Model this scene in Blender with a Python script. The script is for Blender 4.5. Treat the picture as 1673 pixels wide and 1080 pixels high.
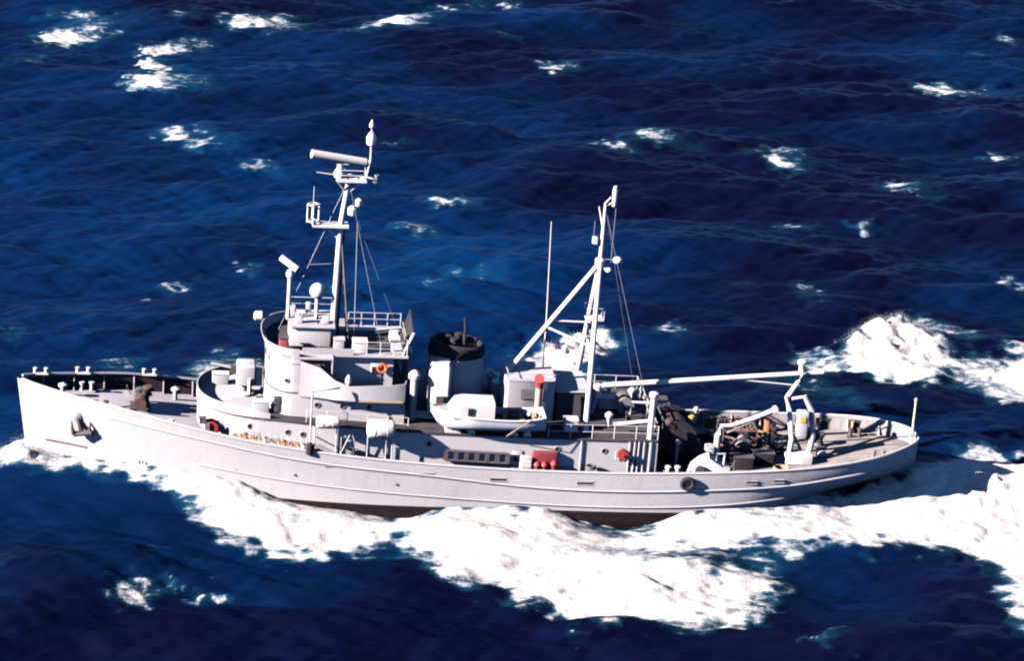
import bpy, math, random
import numpy as np
from mathutils import Vector, Matrix
random.seed(7)
for o in list(bpy.data.objects): bpy.data.objects.remove(o)
sc = bpy.context.scene
COL = sc.collection

# ------------------------------------------------------------------ camera
def cam_axes(yaw, el, roll):
    y, e, r = map(math.radians, (yaw, el, roll))
    f = Vector((math.sin(y)*math.cos(e), math.cos(y)*math.cos(e), -math.sin(e)))
    rt = f.cross(Vector((0, 0, 1))).normalized(); up = rt.cross(f)
    c, s = math.cos(r), math.sin(r)
    return rt*c - up*s, rt*s + up*c, f
cr, cu, cf = cam_axes(8, 20, -4.493)
cd = bpy.data.cameras.new('camera'); co = bpy.data.objects.new('camera', cd); COL.objects.link(co)
cd.sensor_width = 36; cd.lens = 103.2; cd.clip_start = 1; cd.clip_end = 9000
M3 = Matrix((cr, cu, -cf)).transposed()
co.matrix_world = Matrix.Translation((-24.178, -185.915, 79.171)) @ M3.to_4x4()
sc.camera = co

# ------------------------------------------------------------------ light
SUN_EL, SUN_OFF = 25.0, 17.0          # elevation; angle off the bow (-X) towards port (-Y)
e, a = math.radians(SUN_EL), math.radians(SUN_OFF)
sdir = Vector((-math.cos(e)*math.cos(a), -math.cos(e)*math.sin(a), math.sin(e)))
w = bpy.data.worlds.new('World'); sc.world = w; w.use_nodes = True
wn = w.node_tree.nodes; wl = w.node_tree.links
bg = wn['Background']; sky = wn.new('ShaderNodeTexSky'); sky.sky_type = 'NISHITA'; sky.sun_disc = False
sky.sun_elevation = e; sky.sun_rotation = math.atan2(sdir.x, sdir.y)
sky.air_density = 0.33; sky.dust_density = 0.0; sky.ozone_density = 6.0
wl.new(sky.outputs[0], bg.inputs[0]); bg.inputs[1].default_value = 0.05
ld = bpy.data.lights.new('sun', 'SUN'); ld.energy = 5.0; ld.angle = math.radians(0.5); ld.color = (1.0, 0.895, 0.845)
lo = bpy.data.objects.new('sun', ld); COL.objects.link(lo)
lo.rotation_euler = sdir.to_track_quat('Z', 'Y').to_euler(); lo.location = (0, 0, 80)
sc.view_settings.view_transform = 'Standard'; sc.view_settings.look = 'None'
sc.view_settings.gamma = 1; sc.view_settings.use_curve_mapping = False
sc.view_settings.exposure = 2.45
sc.cycles.max_bounces = 1; sc.cycles.diffuse_bounces = 0; sc.cycles.glossy_bounces = 0   # contrasty film: hardly any fill in the shade
sc.cycles.pixel_filter_type = 'BLACKMAN_HARRIS'; sc.cycles.filter_width = 2.1

# ------------------------------------------------------------------ materials
def mat_new(name):
    m = bpy.data.materials.new(name); m.use_nodes = True
    nt = m.node_tree; return m, nt, nt.nodes, nt.links, nt.nodes['Principled BSDF']
def N(nt, t, **kw):
    n = nt.nodes.new(t)
    for k, v in kw.items(): setattr(n, k, v)
    return n
def paint(name, col, rough=.5, var=.10, dirt=None, dirt_amt=.25, scale=.7, bump=.02, metal=0):
    """painted or worn surface: broad tone drift, vertical weather streaks, fine relief"""
    col = tuple(c*.76 for c in col[:3]); dirt = tuple(c*.76 for c in dirt) if dirt else None
    m, nt, nd, lk, b = mat_new(name)
    pos = N(nt, 'ShaderNodeTexCoord')
    n1 = N(nt, 'ShaderNodeTexNoise'); n1.inputs['Scale'].default_value = scale; n1.inputs['Detail'].default_value = 5
    lk.new(pos.outputs['Object'], n1.inputs['Vector'])
    mp = N(nt, 'ShaderNodeMapping'); mp.inputs['Scale'].default_value = (3.2, 3.2, .35)
    lk.new(pos.outputs['Object'], mp.inputs['Vector'])
    n2 = N(nt, 'ShaderNodeTexNoise'); n2.inputs['Scale'].default_value = 1.6; n2.inputs['Detail'].default_value = 6
    lk.new(mp.outputs[0], n2.inputs['Vector'])
    r1 = N(nt, 'ShaderNodeMapRange'); r1.inputs[1].default_value = .3; r1.inputs[2].default_value = .7
    r1.inputs[3].default_value = 1-var; r1.inputs[4].default_value = 1+var
    lk.new(n1.outputs[0], r1.inputs[0])
    mx = N(nt, 'ShaderNodeVectorMath', operation='SCALE'); mx.inputs[0].default_value = col[:3]
    lk.new(r1.outputs[0], mx.inputs['Scale'])
    r2 = N(nt, 'ShaderNodeMapRange'); r2.inputs[1].default_value = .56; r2.inputs[2].default_value = .80
    r2.inputs[3].default_value = 0; r2.inputs[4].default_value = dirt_amt
    lk.new(n2.outputs[0], r2.inputs[0])
    mc = N(nt, 'ShaderNodeMix', data_type='RGBA')
    lk.new(r2.outputs[0], mc.inputs[0]); lk.new(mx.outputs[0], mc.inputs[6])
    d = dirt or tuple(c*.45 for c in col[:3]); mc.inputs[7].default_value = (*d, 1)
    lk.new(mc.outputs[2], b.inputs['Base Color'])
    b.inputs['Roughness'].default_value = rough; b.inputs['Metallic'].default_value = metal
    b.inputs['Specular IOR Level'].default_value = .35
    bp = N(nt, 'ShaderNodeBump'); bp.inputs['Strength'].default_value = .35; bp.inputs['Distance'].default_value = bump
    lk.new(n2.outputs[0], bp.inputs['Height']); lk.new(bp.outputs[0], b.inputs['Normal'])
    return m
RUST = (.22, .09, .04)
MT = {
 'haze': paint('haze_grey_paint', (.40, .385, .40), .45, .05, (.36, .27, .23), .30),
 'white': paint('white_paint', (.54, .52, .51), .4, .05, (.45, .35, .28), .2),
 'deck': paint('deck_grey_paint', (.36, .345, .38), .75, .12, (.16, .13, .12), .35, .5),
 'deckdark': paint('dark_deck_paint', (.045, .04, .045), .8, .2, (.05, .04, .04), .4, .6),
 'black': paint('black_paint', (.016, .014, .017), .85, .2),
 'dark': paint('dark_gear_grey', (.07, .065, .07), .6, .25, RUST, .35),
 'brown': paint('rusty_brown', (.085, .042, .028), .8, .3, (.06, .03, .02), .5, 2),
 'red': paint('red_paint', (.36, .028, .022), .5, .12, (.2, .04, .03), .3),
 'orange': paint('orange_cover', (.46, .17, .06), .7, .2, (.4, .25, .15), .4, 2),
 'tan': paint('tan_wood_trim', (.42, .26, .14), .7, .15),
 'cream': paint('cream_pole_paint', (.66, .52, .32), .5, .08),
 'canvas': paint('pale_canvas', (.58, .55, .53), .9, .06, (.5, .42, .38), .2, 1.2, .05),
 'glass': paint('dark_glass', (.02, .022, .03), .12, .1),
 'steel': paint('bare_steel', (.32, .32, .34), .4, .15, RUST, .3, 1, .02, .5),
 'blue': paint('blue_grey_cover', (.10, .15, .27), .8, .15),
 'rope': paint('hemp_rope', (.34, .25, .15), .95, .25, (.14, .1, .06), .4, 4, .05),
 'yellow': paint('amber_fitting', (.75, .36, .08), .6, .15),
}
# hull: haze grey topsides over black boot topping and dull red bottom
def hull_mat():
    m = paint('hull_paint', (.41, .395, .41), .42, .05, (.30, .19, .14), .30, .35, .006)
    nt = m.node_tree; b = nt.nodes['Principled BSDF']; lk = nt.links
    src = b.inputs['Base Color'].links[0].from_socket
    tc = N(nt, 'ShaderNodeTexCoord'); sp = N(nt, 'ShaderNodeSeparateXYZ'); lk.new(tc.outputs['Object'], sp.inputs[0])
    r = N(nt, 'ShaderNodeMapRange'); r.inputs[1].default_value = .13; r.inputs[2].default_value = .17; lk.new(sp.outputs[2], r.inputs[0])
    r2 = N(nt, 'ShaderNodeMapRange'); r2.inputs[1].default_value = -.34; r2.inputs[2].default_value = -.28; lk.new(sp.outputs[2], r2.inputs[0])
    lo_ = N(nt, 'ShaderNodeMix', data_type='RGBA'); lo_.inputs[6].default_value = (.016, .010, .011, 1); lo_.inputs[7].default_value = (.012, .008, .009, 1)
    lk.new(r2.outputs[0], lo_.inputs[0])
    mx = N(nt, 'ShaderNodeMix', data_type='RGBA'); lk.new(r.outputs[0], mx.inputs[0]); lk.new(lo_.outputs[2], mx.inputs[6]); lk.new(src, mx.inputs[7])
    lk.new(mx.outputs[2], b.inputs['Base Color'])
    return m
MT['hull'] = hull_mat()
def plating(m):
    nt = m.node_tree; lk = nt.links; b = nt.nodes['Principled BSDF']
    tc = N(nt, 'ShaderNodeTexCoord'); mp = N(nt, 'ShaderNodeMapping'); mp.inputs['Rotation'].default_value = (math.pi/2, 0, 0)
    lk.new(tc.outputs['Object'], mp.inputs['Vector'])
    br = N(nt, 'ShaderNodeTexBrick'); br.inputs['Scale'].default_value = 1; br.inputs['Brick Width'].default_value = 4.6; br.inputs['Row Height'].default_value = 1.15
    br.inputs['Mortar Size'].default_value = .03; br.inputs['Mortar Smooth'].default_value = .6; lk.new(mp.outputs[0], br.inputs['Vector'])
    n = N(nt, 'ShaderNodeTexNoise'); n.inputs['Scale'].default_value = 1.1; n.inputs['Detail'].default_value = 1; lk.new(tc.outputs['Object'], n.inputs['Vector'])
    a1 = N(nt, 'ShaderNodeMath', operation='MULTIPLY'); a1.inputs[1].default_value = -.5; lk.new(br.outputs['Fac'], a1.inputs[0])
    a2 = N(nt, 'ShaderNodeMath', operation='ADD'); lk.new(a1.outputs[0], a2.inputs[0]); lk.new(n.outputs[0], a2.inputs[1])
    old = b.inputs['Normal'].links[0].from_node
    bp = N(nt, 'ShaderNodeBump'); bp.inputs['Strength'].default_value = .28; bp.inputs['Distance'].default_value = .05
    lk.new(a2.outputs[0], bp.inputs['Height']); lk.new(old.outputs[0], bp.inputs['Normal']); lk.new(bp.outputs[0], b.inputs['Normal'])
plating(MT['hull'])
def plank_mat():
    """weathered deck planking: fore-and-aft boards with dark seams"""
    m, nt, nd, lk, b = mat_new('deck_planking')
    tc = N(nt, 'ShaderNodeTexCoord')
    br = N(nt, 'ShaderNodeTexBrick'); br.offset = .37
    br.inputs['Scale'].default_value = 1; br.inputs['Brick Width'].default_value = 3.6; br.inputs['Row Height'].default_value = .17
    br.inputs['Mortar Size'].default_value = .012; br.inputs['Color1'].default_value = (.165, .140, .128, 1); br.inputs['Color2'].default_value = (.215, .195, .19, 1)
    br.inputs['Mortar'].default_value = (.05, .04, .04, 1); lk.new(tc.outputs['Object'], br.inputs['Vector'])
    n = N(nt, 'ShaderNodeTexNoise'); n.inputs['Scale'].default_value = .8; n.inputs['Detail'].default_value = 7; n.inputs['Roughness'].default_value = .7
    lk.new(tc.outputs['Object'], n.inputs['Vector'])
    r = N(nt, 'ShaderNodeMapRange'); r.inputs[1].default_value = .3; r.inputs[2].default_value = .7; r.inputs[3].default_value = .65; r.inputs[4].default_value = 1.2
    lk.new(n.outputs[0], r.inputs[0])
    v = N(nt, 'ShaderNodeVectorMath', operation='SCALE'); lk.new(br.outputs[0], v.inputs[0]); lk.new(r.outputs[0], v.inputs['Scale'])
    lk.new(v.outputs[0], b.inputs['Base Color']); b.inputs['Roughness'].default_value = .85
    return m
MT['plank'] = plank_mat()

# ------------------------------------------------------------------ mesh helpers
def woff(o):
    v = Vector((0, 0, 0))
    while o: v += o.location; o = o.parent
    return v
class MB:
    def __init__(s): s.v = []; s.f = []
    def add(s, vs, fs):
        n = len(s.v); s.v += [tuple(p) for p in vs]; s.f += [tuple(i+n for i in f) for f in fs]; return s
    def box(s, x0, x1, y0, y1, z0, z1, tx=0, ty=0):
        """box; tx, ty shrink the top"""
        vs = [(x0,y0,z0),(x1,y0,z0),(x1,y1,z0),(x0,y1,z0),(x0+tx,y0+ty,z1),(x1-tx,y0+ty,z1),(x1-tx,y1-ty,z1),(x0+tx,y1-ty,z1)]
        return s.add(vs, [(3,2,1,0),(4,5,6,7),(0,1,5,4),(1,2,6,5),(2,3,7,6),(3,0,4,7)])
    def rbox(s, x0, x1, y0, y1, z0, z1, r, n=3):
        """box with rounded vertical and top edges (stack of rounded rectangles)"""
        rings = []
        hx, hy, cx, cy = (x1-x0)/2, (y1-y0)/2, (x0+x1)/2, (y0+y1)/2
        def ring(z, ins):
            q = []
            rr = max(r-ins*.3, .01)
            for k, (sx, sy) in enumerate(((1,1),(-1,1),(-1,-1),(1,-1))):
                for j in range(n+1):
                    t = math.pi/2*(k + j/n)
                    q.append((cx+sx*(hx-ins-rr)+rr*math.cos(t), cy+sy*(hy-ins-rr)+rr*math.sin(t), z))
            return q
        lev = [(z0, r*.3), (z0+r*.3, 0), (z1-r, 0)] + [(z1-r+r*math.sin(t*math.pi/2/n), r*(1-math.cos(t*math.pi/2/n))) for t in range(1, n+1)]
        for z, i in lev: rings.append(ring(z, i))
        return s.loft(rings, True, True, True)
    def loft(s, rings, closed=True, cap0=False, cap1=False):
        n = len(rings[0]); vs = [p for r in rings for p in r]; fs = []
        for i in range(len(rings)-1):
            for j in range(n if closed else n-1):
                k = (j+1) % n; fs.append((i*n+j, i*n+k, (i+1)*n+k, (i+1)*n+j))
        if cap0: fs.append(tuple(range(n-1, -1, -1)))
        if cap1: fs.append(tuple((len(rings)-1)*n+j for j in range(n)))
        return s.add(vs, fs)
    def tube(s, pts, r, n=8, r1=None, cap=True):
        pts = [Vector(p) for p in pts]; rings = []
        m = len(pts)
        for i, p in enumerate(pts):
            d = (pts[min(i+1, m-1)] - pts[max(i-1, 0)]).normalized()
            ref = Vector((0,0,1)) if abs(d.z) < .9 else Vector((1,0,0))
            a_ = d.cross(ref).normalized(); b_ = a_.cross(d)
            rr = r if r1 is None else r + (r1-r)*i/(m-1)
            rings.append([p + a_*(rr*math.cos(t*2*math.pi/n)) + b_*(rr*math.sin(t*2*math.pi/n)) for t in range(n)])
        return s.loft(rings, True, cap, cap)
    def lathe(s, prof, c, ax='z', n=16):
        """prof: (radius, height along the axis) pairs"""
        rings = []
        for r, h in prof:
            q = []
            for t in range(n):
                u, v = max(r, .001)*math.cos(2*math.pi*t/n), max(r, .001)*math.sin(2*math.pi*t/n)
                q.append({'z': (c[0]+u, c[1]+v, c[2]+h), 'x': (c[0]+h, c[1]+u, c[2]+v), 'y': (c[0]+v, c[1]+h, c[2]+u)}[ax])
            rings.append(q)
        return s.loft(rings, True, True, True)
    def sph(s, c, r, n=12, sz=1):
        return s.lathe([(r*math.sin(math.pi*i/8), -r*sz*math.cos(math.pi*i/8)) for i in range(9)], c, 'z', n)
    def build(s, name, mat, parent=None, smooth=None):
        off = woff(parent) if parent else Vector((0,0,0))
        me = bpy.data.meshes.new(name); me.from_pydata([(p[0]-off.x, p[1]-off.y, p[2]-off.z) for p in s.v], [], s.f)
        me.update()
        if smooth is not False:
            me.polygons.foreach_set('use_smooth', [True]*len(me.polygons))
            me.set_sharp_from_angle(angle=math.radians(38))
        me.materials.append(MT[mat] if isinstance(mat, str) else mat)
        o = bpy.data.objects.new(name, me); COL.objects.link(o); o.parent = parent
        return o
def thing(name, label, cat, loc, group=None):
    o = bpy.data.objects.new(name, None); COL.objects.link(o); o.location = loc; o.empty_display_size = .3
    o['label'] = label; o['category'] = cat
    if group: o['group'] = group
    return o
def tag(o, label, cat, group=None):
    o['label'] = label; o['category'] = cat
    if group: o['group'] = group
    return o
def itp(tab):
    xs, ys = zip(*tab)
    # smooth cubic through the table (Catmull-Rom on uneven knots via numpy gradient)
    xs, ys = np.array(xs, float), np.array(ys, float); g = np.gradient(ys, xs)
    def f(x):
        x = min(max(x, xs[0]), xs[-1]); i = min(int(np.searchsorted(xs, x, 'right'))-1, len(xs)-2); i = max(i, 0)
        h = xs[i+1]-xs[i]; t = (x-xs[i])/h
        return float(ys[i]*(1+2*t)*(1-t)**2 + g[i]*h*t*(1-t)**2 + ys[i+1]*t*t*(3-2*t) + g[i+1]*h*t*t*(t-1))
    return f

# ------------------------------------------------------------------ hull lines (metres; bow at -X, port at -Y, waterline z=0)
TOP = itp([(-31.2,6.45),(-28.8,6.13),(-26.7,5.87),(-24,5.58),(-22,5.26),(-19.7,4.88),(-17,4.47),(-11.7,3.84),(-5,3.3),(0,3.03),(5,2.92),(11.6,2.93),(17.4,3.08),(21.5,3.22),(24,3.37),(26.4,3.58),(29.4,3.85),(31.2,3.95)])
BTf = itp(list(zip([-31.2,-30.8,-29.3,-26.2,-21.8,-15.6,-9.4,0,12.5,18.7,23.7,26.2,27.9,29.2,30.2,30.8,31.1,31.2],
                   [.12,.45,1.3,2.6,4.0,5.2,5.72,5.85,5.85,5.55,4.85,4.25,3.6,2.85,2.0,1.25,.6,.05])))
BWf = itp([(-31.2,.04),(-28,.7),(-25,1.7),(-22,2.7),(-18,3.9),(-14,4.8),(-10,5.4),(-5,5.75),(0,5.8),(15,5.75),(20,5.2),(26,3.6),(31.2,.03)])
KEEL = itp([(-31.2,-3),(14,-3),(18,-2.2),(22,-.6),(26,.5),(29,1.1),(31.2,1.7)])
def half(x, z):
    bt, bw, tp, zk = BTf(x), BWf(x), TOP(x), KEEL(x)
    if z >= 0: A = bw + (bt-bw)*min(z/tp, 1.0)**1.25
    else: A = bw*max(1-(z/-3.01)**3, 0)**.5
    t = min(max((z-zk)/(tp-zk), 0), 1); B = bt*(1-(1-t)**3)**.7
    k = min(max((x-17)/6, 0), 1)
    return A*(1-k)+B*k
def xs_(x, z): return x + .8*(1-z/6.4)*min(max((-25-x)/6.2, 0), 1)
ST = sorted(set([round(v, 3) for v in list(np.linspace(-31.2,-29,8))+list(np.linspace(-29,27,66))+list(np.linspace(27,30.2,9))+list(np.linspace(30.2,31.2,9))]))
DK = lambda x: TOP(x)-1.0

ship = thing('tugboat', 'long pale grey naval tug with two masts and black-topped funnel, steaming through the sea', 'ship', (0,0,0))
hm = MB(); rings = []
for x in ST:
    zk, tp = KEEL(x), TOP(x)
    lv = [zk+(tp-zk)*t for t in (0,.08,.18,.28,.36,.42,.48,.54,.6,.66,.72,.8,.88,.94,1)]
    r = [(xs_(x,z), -half(x,z), z) for z in reversed(lv)] + [(xs_(x,z), half(x,z), z) for z in lv[1:]]
    rings.append(r)
hm.loft(rings, False)
hm.f = [tuple(reversed(q)) for q in hm.f]
hull = hm.build('hull', 'hull', ship)
# bulwark inner face + cap
def edge(x, side, inset=0, z=None):
    z = TOP(x) if z is None else z
    return (xs_(x,z), side*max(half(x,z)-inset, .0), z)
bm = MB()
for sd in (-1, 1):
    bm.loft([[edge(x, sd, .09), edge(x, sd, .11, DK(x)-.06)] for x in ST[1:-1]], False)
bul = bm.build('bulwark', 'haze', ship)
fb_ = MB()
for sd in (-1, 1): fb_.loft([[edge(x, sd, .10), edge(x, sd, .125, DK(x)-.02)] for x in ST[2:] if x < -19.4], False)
fb_.build('bow_bulwark_lining', paint('maroon_lining', (.045,.022,.03), .7, .2), bul)  # dark maroon colour stands in for shade inside the bow bulwark
fb_ = MB()
for sd in (-1, 1): fb_.loft([[edge(x, sd, .10), edge(x, sd, .125, DK(x)-.02)] for x in ST[:-2] if x > 11.5], False)
fb_.build('stern_bulwark_lining', paint('worn_grey_lining', (.20,.19,.20), .7, .2, (.07,.05,.05), .5, .8), bul)
for sd, nm in ((-1,''),(1,'')):
    c = MB(); c.tube([Vector(edge(x, sd, .05))+Vector((0,0,.03)) for x in ST[1:-1]], .10, 6); c.build('cap_rail', 'haze', bul)
for sd in (-1, 1):
    for i in range(30):
        x = -29.5+i*2.02
        z0, z1 = DK(x), TOP(x)-.05; y = half(x, z1)-.1; y0 = half(x, z0)-.1
        m = MB()
        vs = [(x-.03, sd*y, z1),(x-.03, sd*y0, z0),(x-.03, sd*(y0-.42), z0),(x+.03, sd*y, z1),(x+.03, sd*y0, z0),(x+.03, sd*(y0-.42), z0)]
        m.add(vs, [(0,1,2),(5,4,3),(0,3,4,1),(1,4,5,2),(2,5,3,0)]); m.build('bulwark_stay', 'haze', bul, False)
# decks: painted forward, planked aft
def deck(name, x0, x1, mat, dz=0):
    m = MB(); R = []
    for x in [v for v in ST if x0 <= v <= x1]:
        b = max(half(x, DK(x))-.1, .0)
        R.append([(xs_(x,DK(x)), b*t, DK(x)+.10*(1-t*t)+dz) for t in np.linspace(-1, 1, 9)])
    m.loft(R, False); return m.build(name, mat, ship)
deck('fore_deck', -30.95, 12.6, 'deck'); deck('winch_deck', 11.9, 16.6, 'deckdark', .004); deck('stern_deck', 15.8, 31.12, 'plank', .008)  # near-black colour of the winch section deepens the house's cast shadow
# rub rails
def rail_along(zf, x0, x1, r, name, n=60):
    for sd in (-1, 1):
        m = MB(); m.tube([(xs_(x,zf(x)), sd*(half(x, zf(x))+.02), zf(x)) for x in np.linspace(x0, x1, n)], r, 6); m.build(name, 'haze', hull)
rail_along(itp([(-26,4.95),(-20,4.25),(-12,3.15),(-3.7,2.45),(2.5,1.85),(8.8,1.65),(15,1.78),(21.5,2.1),(25,2.5),(30.6,3.1)]), -25, 30.6, .085, 'rub_rail')
rail_along(itp([(-20,2.2),(-12,1.45),(-4,.95),(3,.6),(9,.5),(15,.62),(22,1.1)]), -19, 21, .07, 'lower_rub_rail')
# freeing ports, just above deck level: framed slots, port and starboard
for x in (-10.2, -3.9, 1.0, 6.9, 18.2, 20.1):
    for sd in (-1, 1):
        z = DK(x)+.28; y = half(x, z)
        m = MB(); m.box(x-.55, x+.55, min(sd*(y-.06), sd*(y+.012)), max(sd*(y-.06), sd*(y+.012)), z-.09, z+.09); o = m.build('freeing_port', 'black', hull, False)
        m = MB()
        for zz in (-.14, .09): m.box(x-.6, x+.6, min(sd*(y-.03), sd*(y+.035)), max(sd*(y-.03), sd*(y+.035)), z+zz, z+zz+.05)
        m.build('port_frame', 'haze', o, False)
# bow rub strip, worn dark
for sd in (-1, 1):
    m = MB(); pp = [(xs_(x,z), sd*(half(x,z)+.02), z) for x, z in [(-29.6+i*.37, 2.2-i*.015) for i in range(9)]]
    m.tube(pp, .06, 6); m.build('anchor_chafe_strip', 'brown', hull)
# draught figures near the bow (small dark strokes) and at the stern quarter
for k, (dx, z) in enumerate(((0,1.62),(.08,1.3),(1.6,.75))):
    x = -22.9+dx; m = MB()
    for j in range(3):
        xx = x+j*.22; y = half(xx, z)
        m.box(xx-.06, xx+.06, -(y+.012), -(y-.02), z-.12+(j%2)*.05, z+.12)
    m.build('draught_figure', 'dark', hull, False)
# limber outlets along the side
for x, z in ((-16.5,1.9),(-12.6,2.0),(-5.8,1.7)):
    m = MB(); y = half(x, z); m.lathe([(.09,-.03),(.09,.03),(.05,.035)], (x,-y-.01,z), 'y', 10); m.build('overboard_outlet', 'dark', hull)

# ------------------------------------------------------------------ houses
def house(name, port, z0f, z1f, mat, parent=None, top_mat=None, over=0, slab=.08):
    """port: outline (x, halfwidth) from bow to stern; walls + separate deck-head slab"""
    out = [(x, -y) for x, y in port] + [(x, y) for x, y in reversed(port)]
    m = MB(); m.loft([[(x, y, z0f(x)) for x, y in out], [(x, y, z1f(x)) for x, y in out]], True)
    n = len(port)
    o = m.build(name, mat, parent or ship)
    t = MB(); R = []
    for x, y in port:
        yy = y+over; z = z1f(x)
        R.append([(x, -yy, z-.02), (x, -yy, z+slab), (x, -yy*.5, z+slab+.02), (x, yy*.5, z+slab+.02), (x, yy, z+slab), (x, yy, z-.02)])
    t.loft(R, True, True, True); t.f = [tuple(reversed(q)) for q in t.f]
    t.build('deckhead', top_mat or 'deck', o, None)
    return o
def wallstrip(name, path, z0f, z1f, mat, parent, th=.06):
    """upright plate following a path (list of x, y), with thickness"""
    pts = [Vector((x, y, 0)) for x, y in path]; R = []
    for i, p in enumerate(pts):
        d = (pts[min(i+1, len(pts)-1)]-pts[max(i-1, 0)]).normalized(); nrm = Vector((-d.y, d.x, 0))
        a_, b_ = p+nrm*th/2, p-nrm*th/2
        R.append([(a_.x,a_.y,z0f(p.x)), (a_.x,a_.y,z1f(p.x)), (b_.x,b_.y,z1f(p.x)), (b_.x,b_.y,z0f(p.x))])
    m = MB(); m.loft(R, True, True, True); return m.build(name, mat, parent)
H1 = itp([(-19.2,5.62),(-15,5.6),(-12,5.45),(-8,5.22),(-1,5.0),(7,4.87),(12,4.9)])
def ell(x0, x1, hw, n=9, p=2.2):
    return [(x1-(x1-x0)*(1-(k/n))**1.0 if False else x0+(x1-x0)*(1-math.cos(math.pi/2*k/n)), max(hw*math.sin(math.pi/2*k/n)**(2/p), .02)) for k in range(n+1)]
o1 = ell(-19.15, -14.6, 4.25) + [(-12.5,4.45),(-10,4.65),(-6,4.7),(0,4.7),(6,4.7),(11.85,4.7)]
house1 = house('main_deck_house', o1, lambda x: DK(x)-.1, H1, 'haze', over=.10, top_mat='deckdark')
m = MB(); m.loft([[(x,-y+.06,H1(x)+.115),(x,0,H1(x)+.125),(x,y-.06,H1(x)+.115)] for x,y in o1 if -19.1 < x < -14.5], False); m.f=[tuple(reversed(q)) for q in m.f]; m.build('gun_platform_deck','deck',house1)
# gun platform bulwark round the front of the main deck house
pl = [(x, -y) for x, y in ell(-19.2, -14.4, 4.32, 12)][::-1] + [(x, y) for x, y in ell(-19.2, -14.4, 4.32, 12)][1:]
wallstrip('platform_bulwark', pl, lambda x: H1(x)-.05, lambda x: H1(x)+.72-.28*max(0,(x+16)/1.6), 'haze', house1, .06)
# lower bridge house (01 level)
o2 = ell(-14.75, -12.9, 3.6, 7, 2.6) + [(-11,3.6),(-8,3.6),(-5.4,3.6)]
house2 = house('lower_bridge_house', o2, lambda x: H1(x)+.05, lambda x: 7.2, 'haze', top_mat='deckdark')
# pilothouse (02 level): full width at the front, narrow aft
o3 = ell(-14.7, -12.9, 3.55, 7, 2.6) + [(-12.55,3.55),(-12.5,2.6),(-8,2.6),(-6.25,2.6)]
house3 = house('pilothouse', o3, lambda x: 7.22, lambda x: 9.72, 'haze', top_mat='deckdark')
# overhead deck edge aft of the pilothouse front
m = MB(); m.box(-12.6,-5.3,-2.98,2.98,9.69,9.81); m.build('bridge_roof_overhang','haze',house3,False)
# covered gun positions: roof carried out to the side and a full-height bulkhead at the after end
for sd in (-1, 1):
    y0, y1 = sorted((sd*2.5, sd*3.66)); m = MB(); m.box(-12.62,-10.36,y0,y1,9.68,9.815); m.build('gun_bay_roof','haze',house3,False)
    y0, y1 = sorted((sd*2.55, sd*3.68)); m = MB(); m.box(-10.44,-10.37,y0,y1,7.3,9.68); m.build('gun_bay_bulkhead','haze',house3,False)
# bridge wings with curved bulwarks
for sd in (-1, 1):
    m = MB(); wp = [(-12.55,3.62),(-11.2,3.75),(-10.2,4.1),(-9.2,4.25),(-6.2,4.25),(-5.5,4.1),(-5.4,3.5)]
    q = [(x, sd*y) for x, y in wp]
    inn = [(x, sd*3.3) for x, y in wp]
    m.loft([[(a[0],a[1],7.06) for a in q]+[(b[0],b[1],7.06) for b in reversed(inn)], [(a[0],a[1],7.3) for a in q]+[(b[0],b[1],7.3) for b in reversed(inn)]], True, True, True)
    wing = m.build('bridge_wing', 'haze', ship)
    zt = itp([(-12.6,9.6),(-12.2,9.3),(-11.4,9.15),(-10.65,9.05),(-10.3,8.5),(-9.9,8.3),(-5.4,8.3)])
    wallstrip('wing_bulwark', q, lambda x: 7.02, zt, 'haze', wing, .06)
    m = MB(); m.box(-8.6,-5.6, sd*4.27-.03, sd*4.27+.03, 6.98, 7.1); m.build('wing_fender_strip','tan',wing,False)
    for x in (-9,-7.2,-5.6):
        m = MB(); y0 = sd*3.58; y1 = sd*4.15
        m.add([(x-.04,y0,7.06),(x-.04,y1,7.06),(x-.04,y0,6.1),(x+.04,y0,7.06),(x+.04,y1,7.06),(x+.04,y0,6.1)],[(0,1,2),(5,4,3),(0,3,4,1),(1,4,5,2),(2,5,3,0)]); m.build('wing_bracket','haze',wing,False)
# open bridge: flared windbreak at the front and low rim plates
fp = ell(-14.8,-12.6,3.6,9,2.6)
path = [(x,-y) for x,y in fp][::-1]+[(x,y) for x,y in fp][1:]
m = MB(); R=[]
for x,y in path:
    d = Vector((x+12.0, y, 0)).normalized()
    R.append([(x,y,9.7),(x+d.x*.30,y+d.y*.18,10.42),(x+d.x*.24,y+d.y*.12,10.42),(x-d.x*.06,y-d.y*.06,9.7)])
m.loft(R,True,True,True); m.build('windbreak','haze',house3)
for sd in (-1,1):
    wallstrip('flag_bag_rim', [(-12.4,sd*2.95),(-9,sd*2.95)], lambda x:9.8, lambda x:10.25, 'haze', house3, .05)
# bridge top platform (raised)
m = MB(); m.rbox(-13.2,-10.4,-1.5,1.5,9.8,11.2,.12); m.build('chart_house','haze',house3)
m = MB(); m.box(-13.3,-10.2,-1.7,1.7,11.2,11.28); m.build('chart_house_roof','deck',house3,False)

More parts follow.
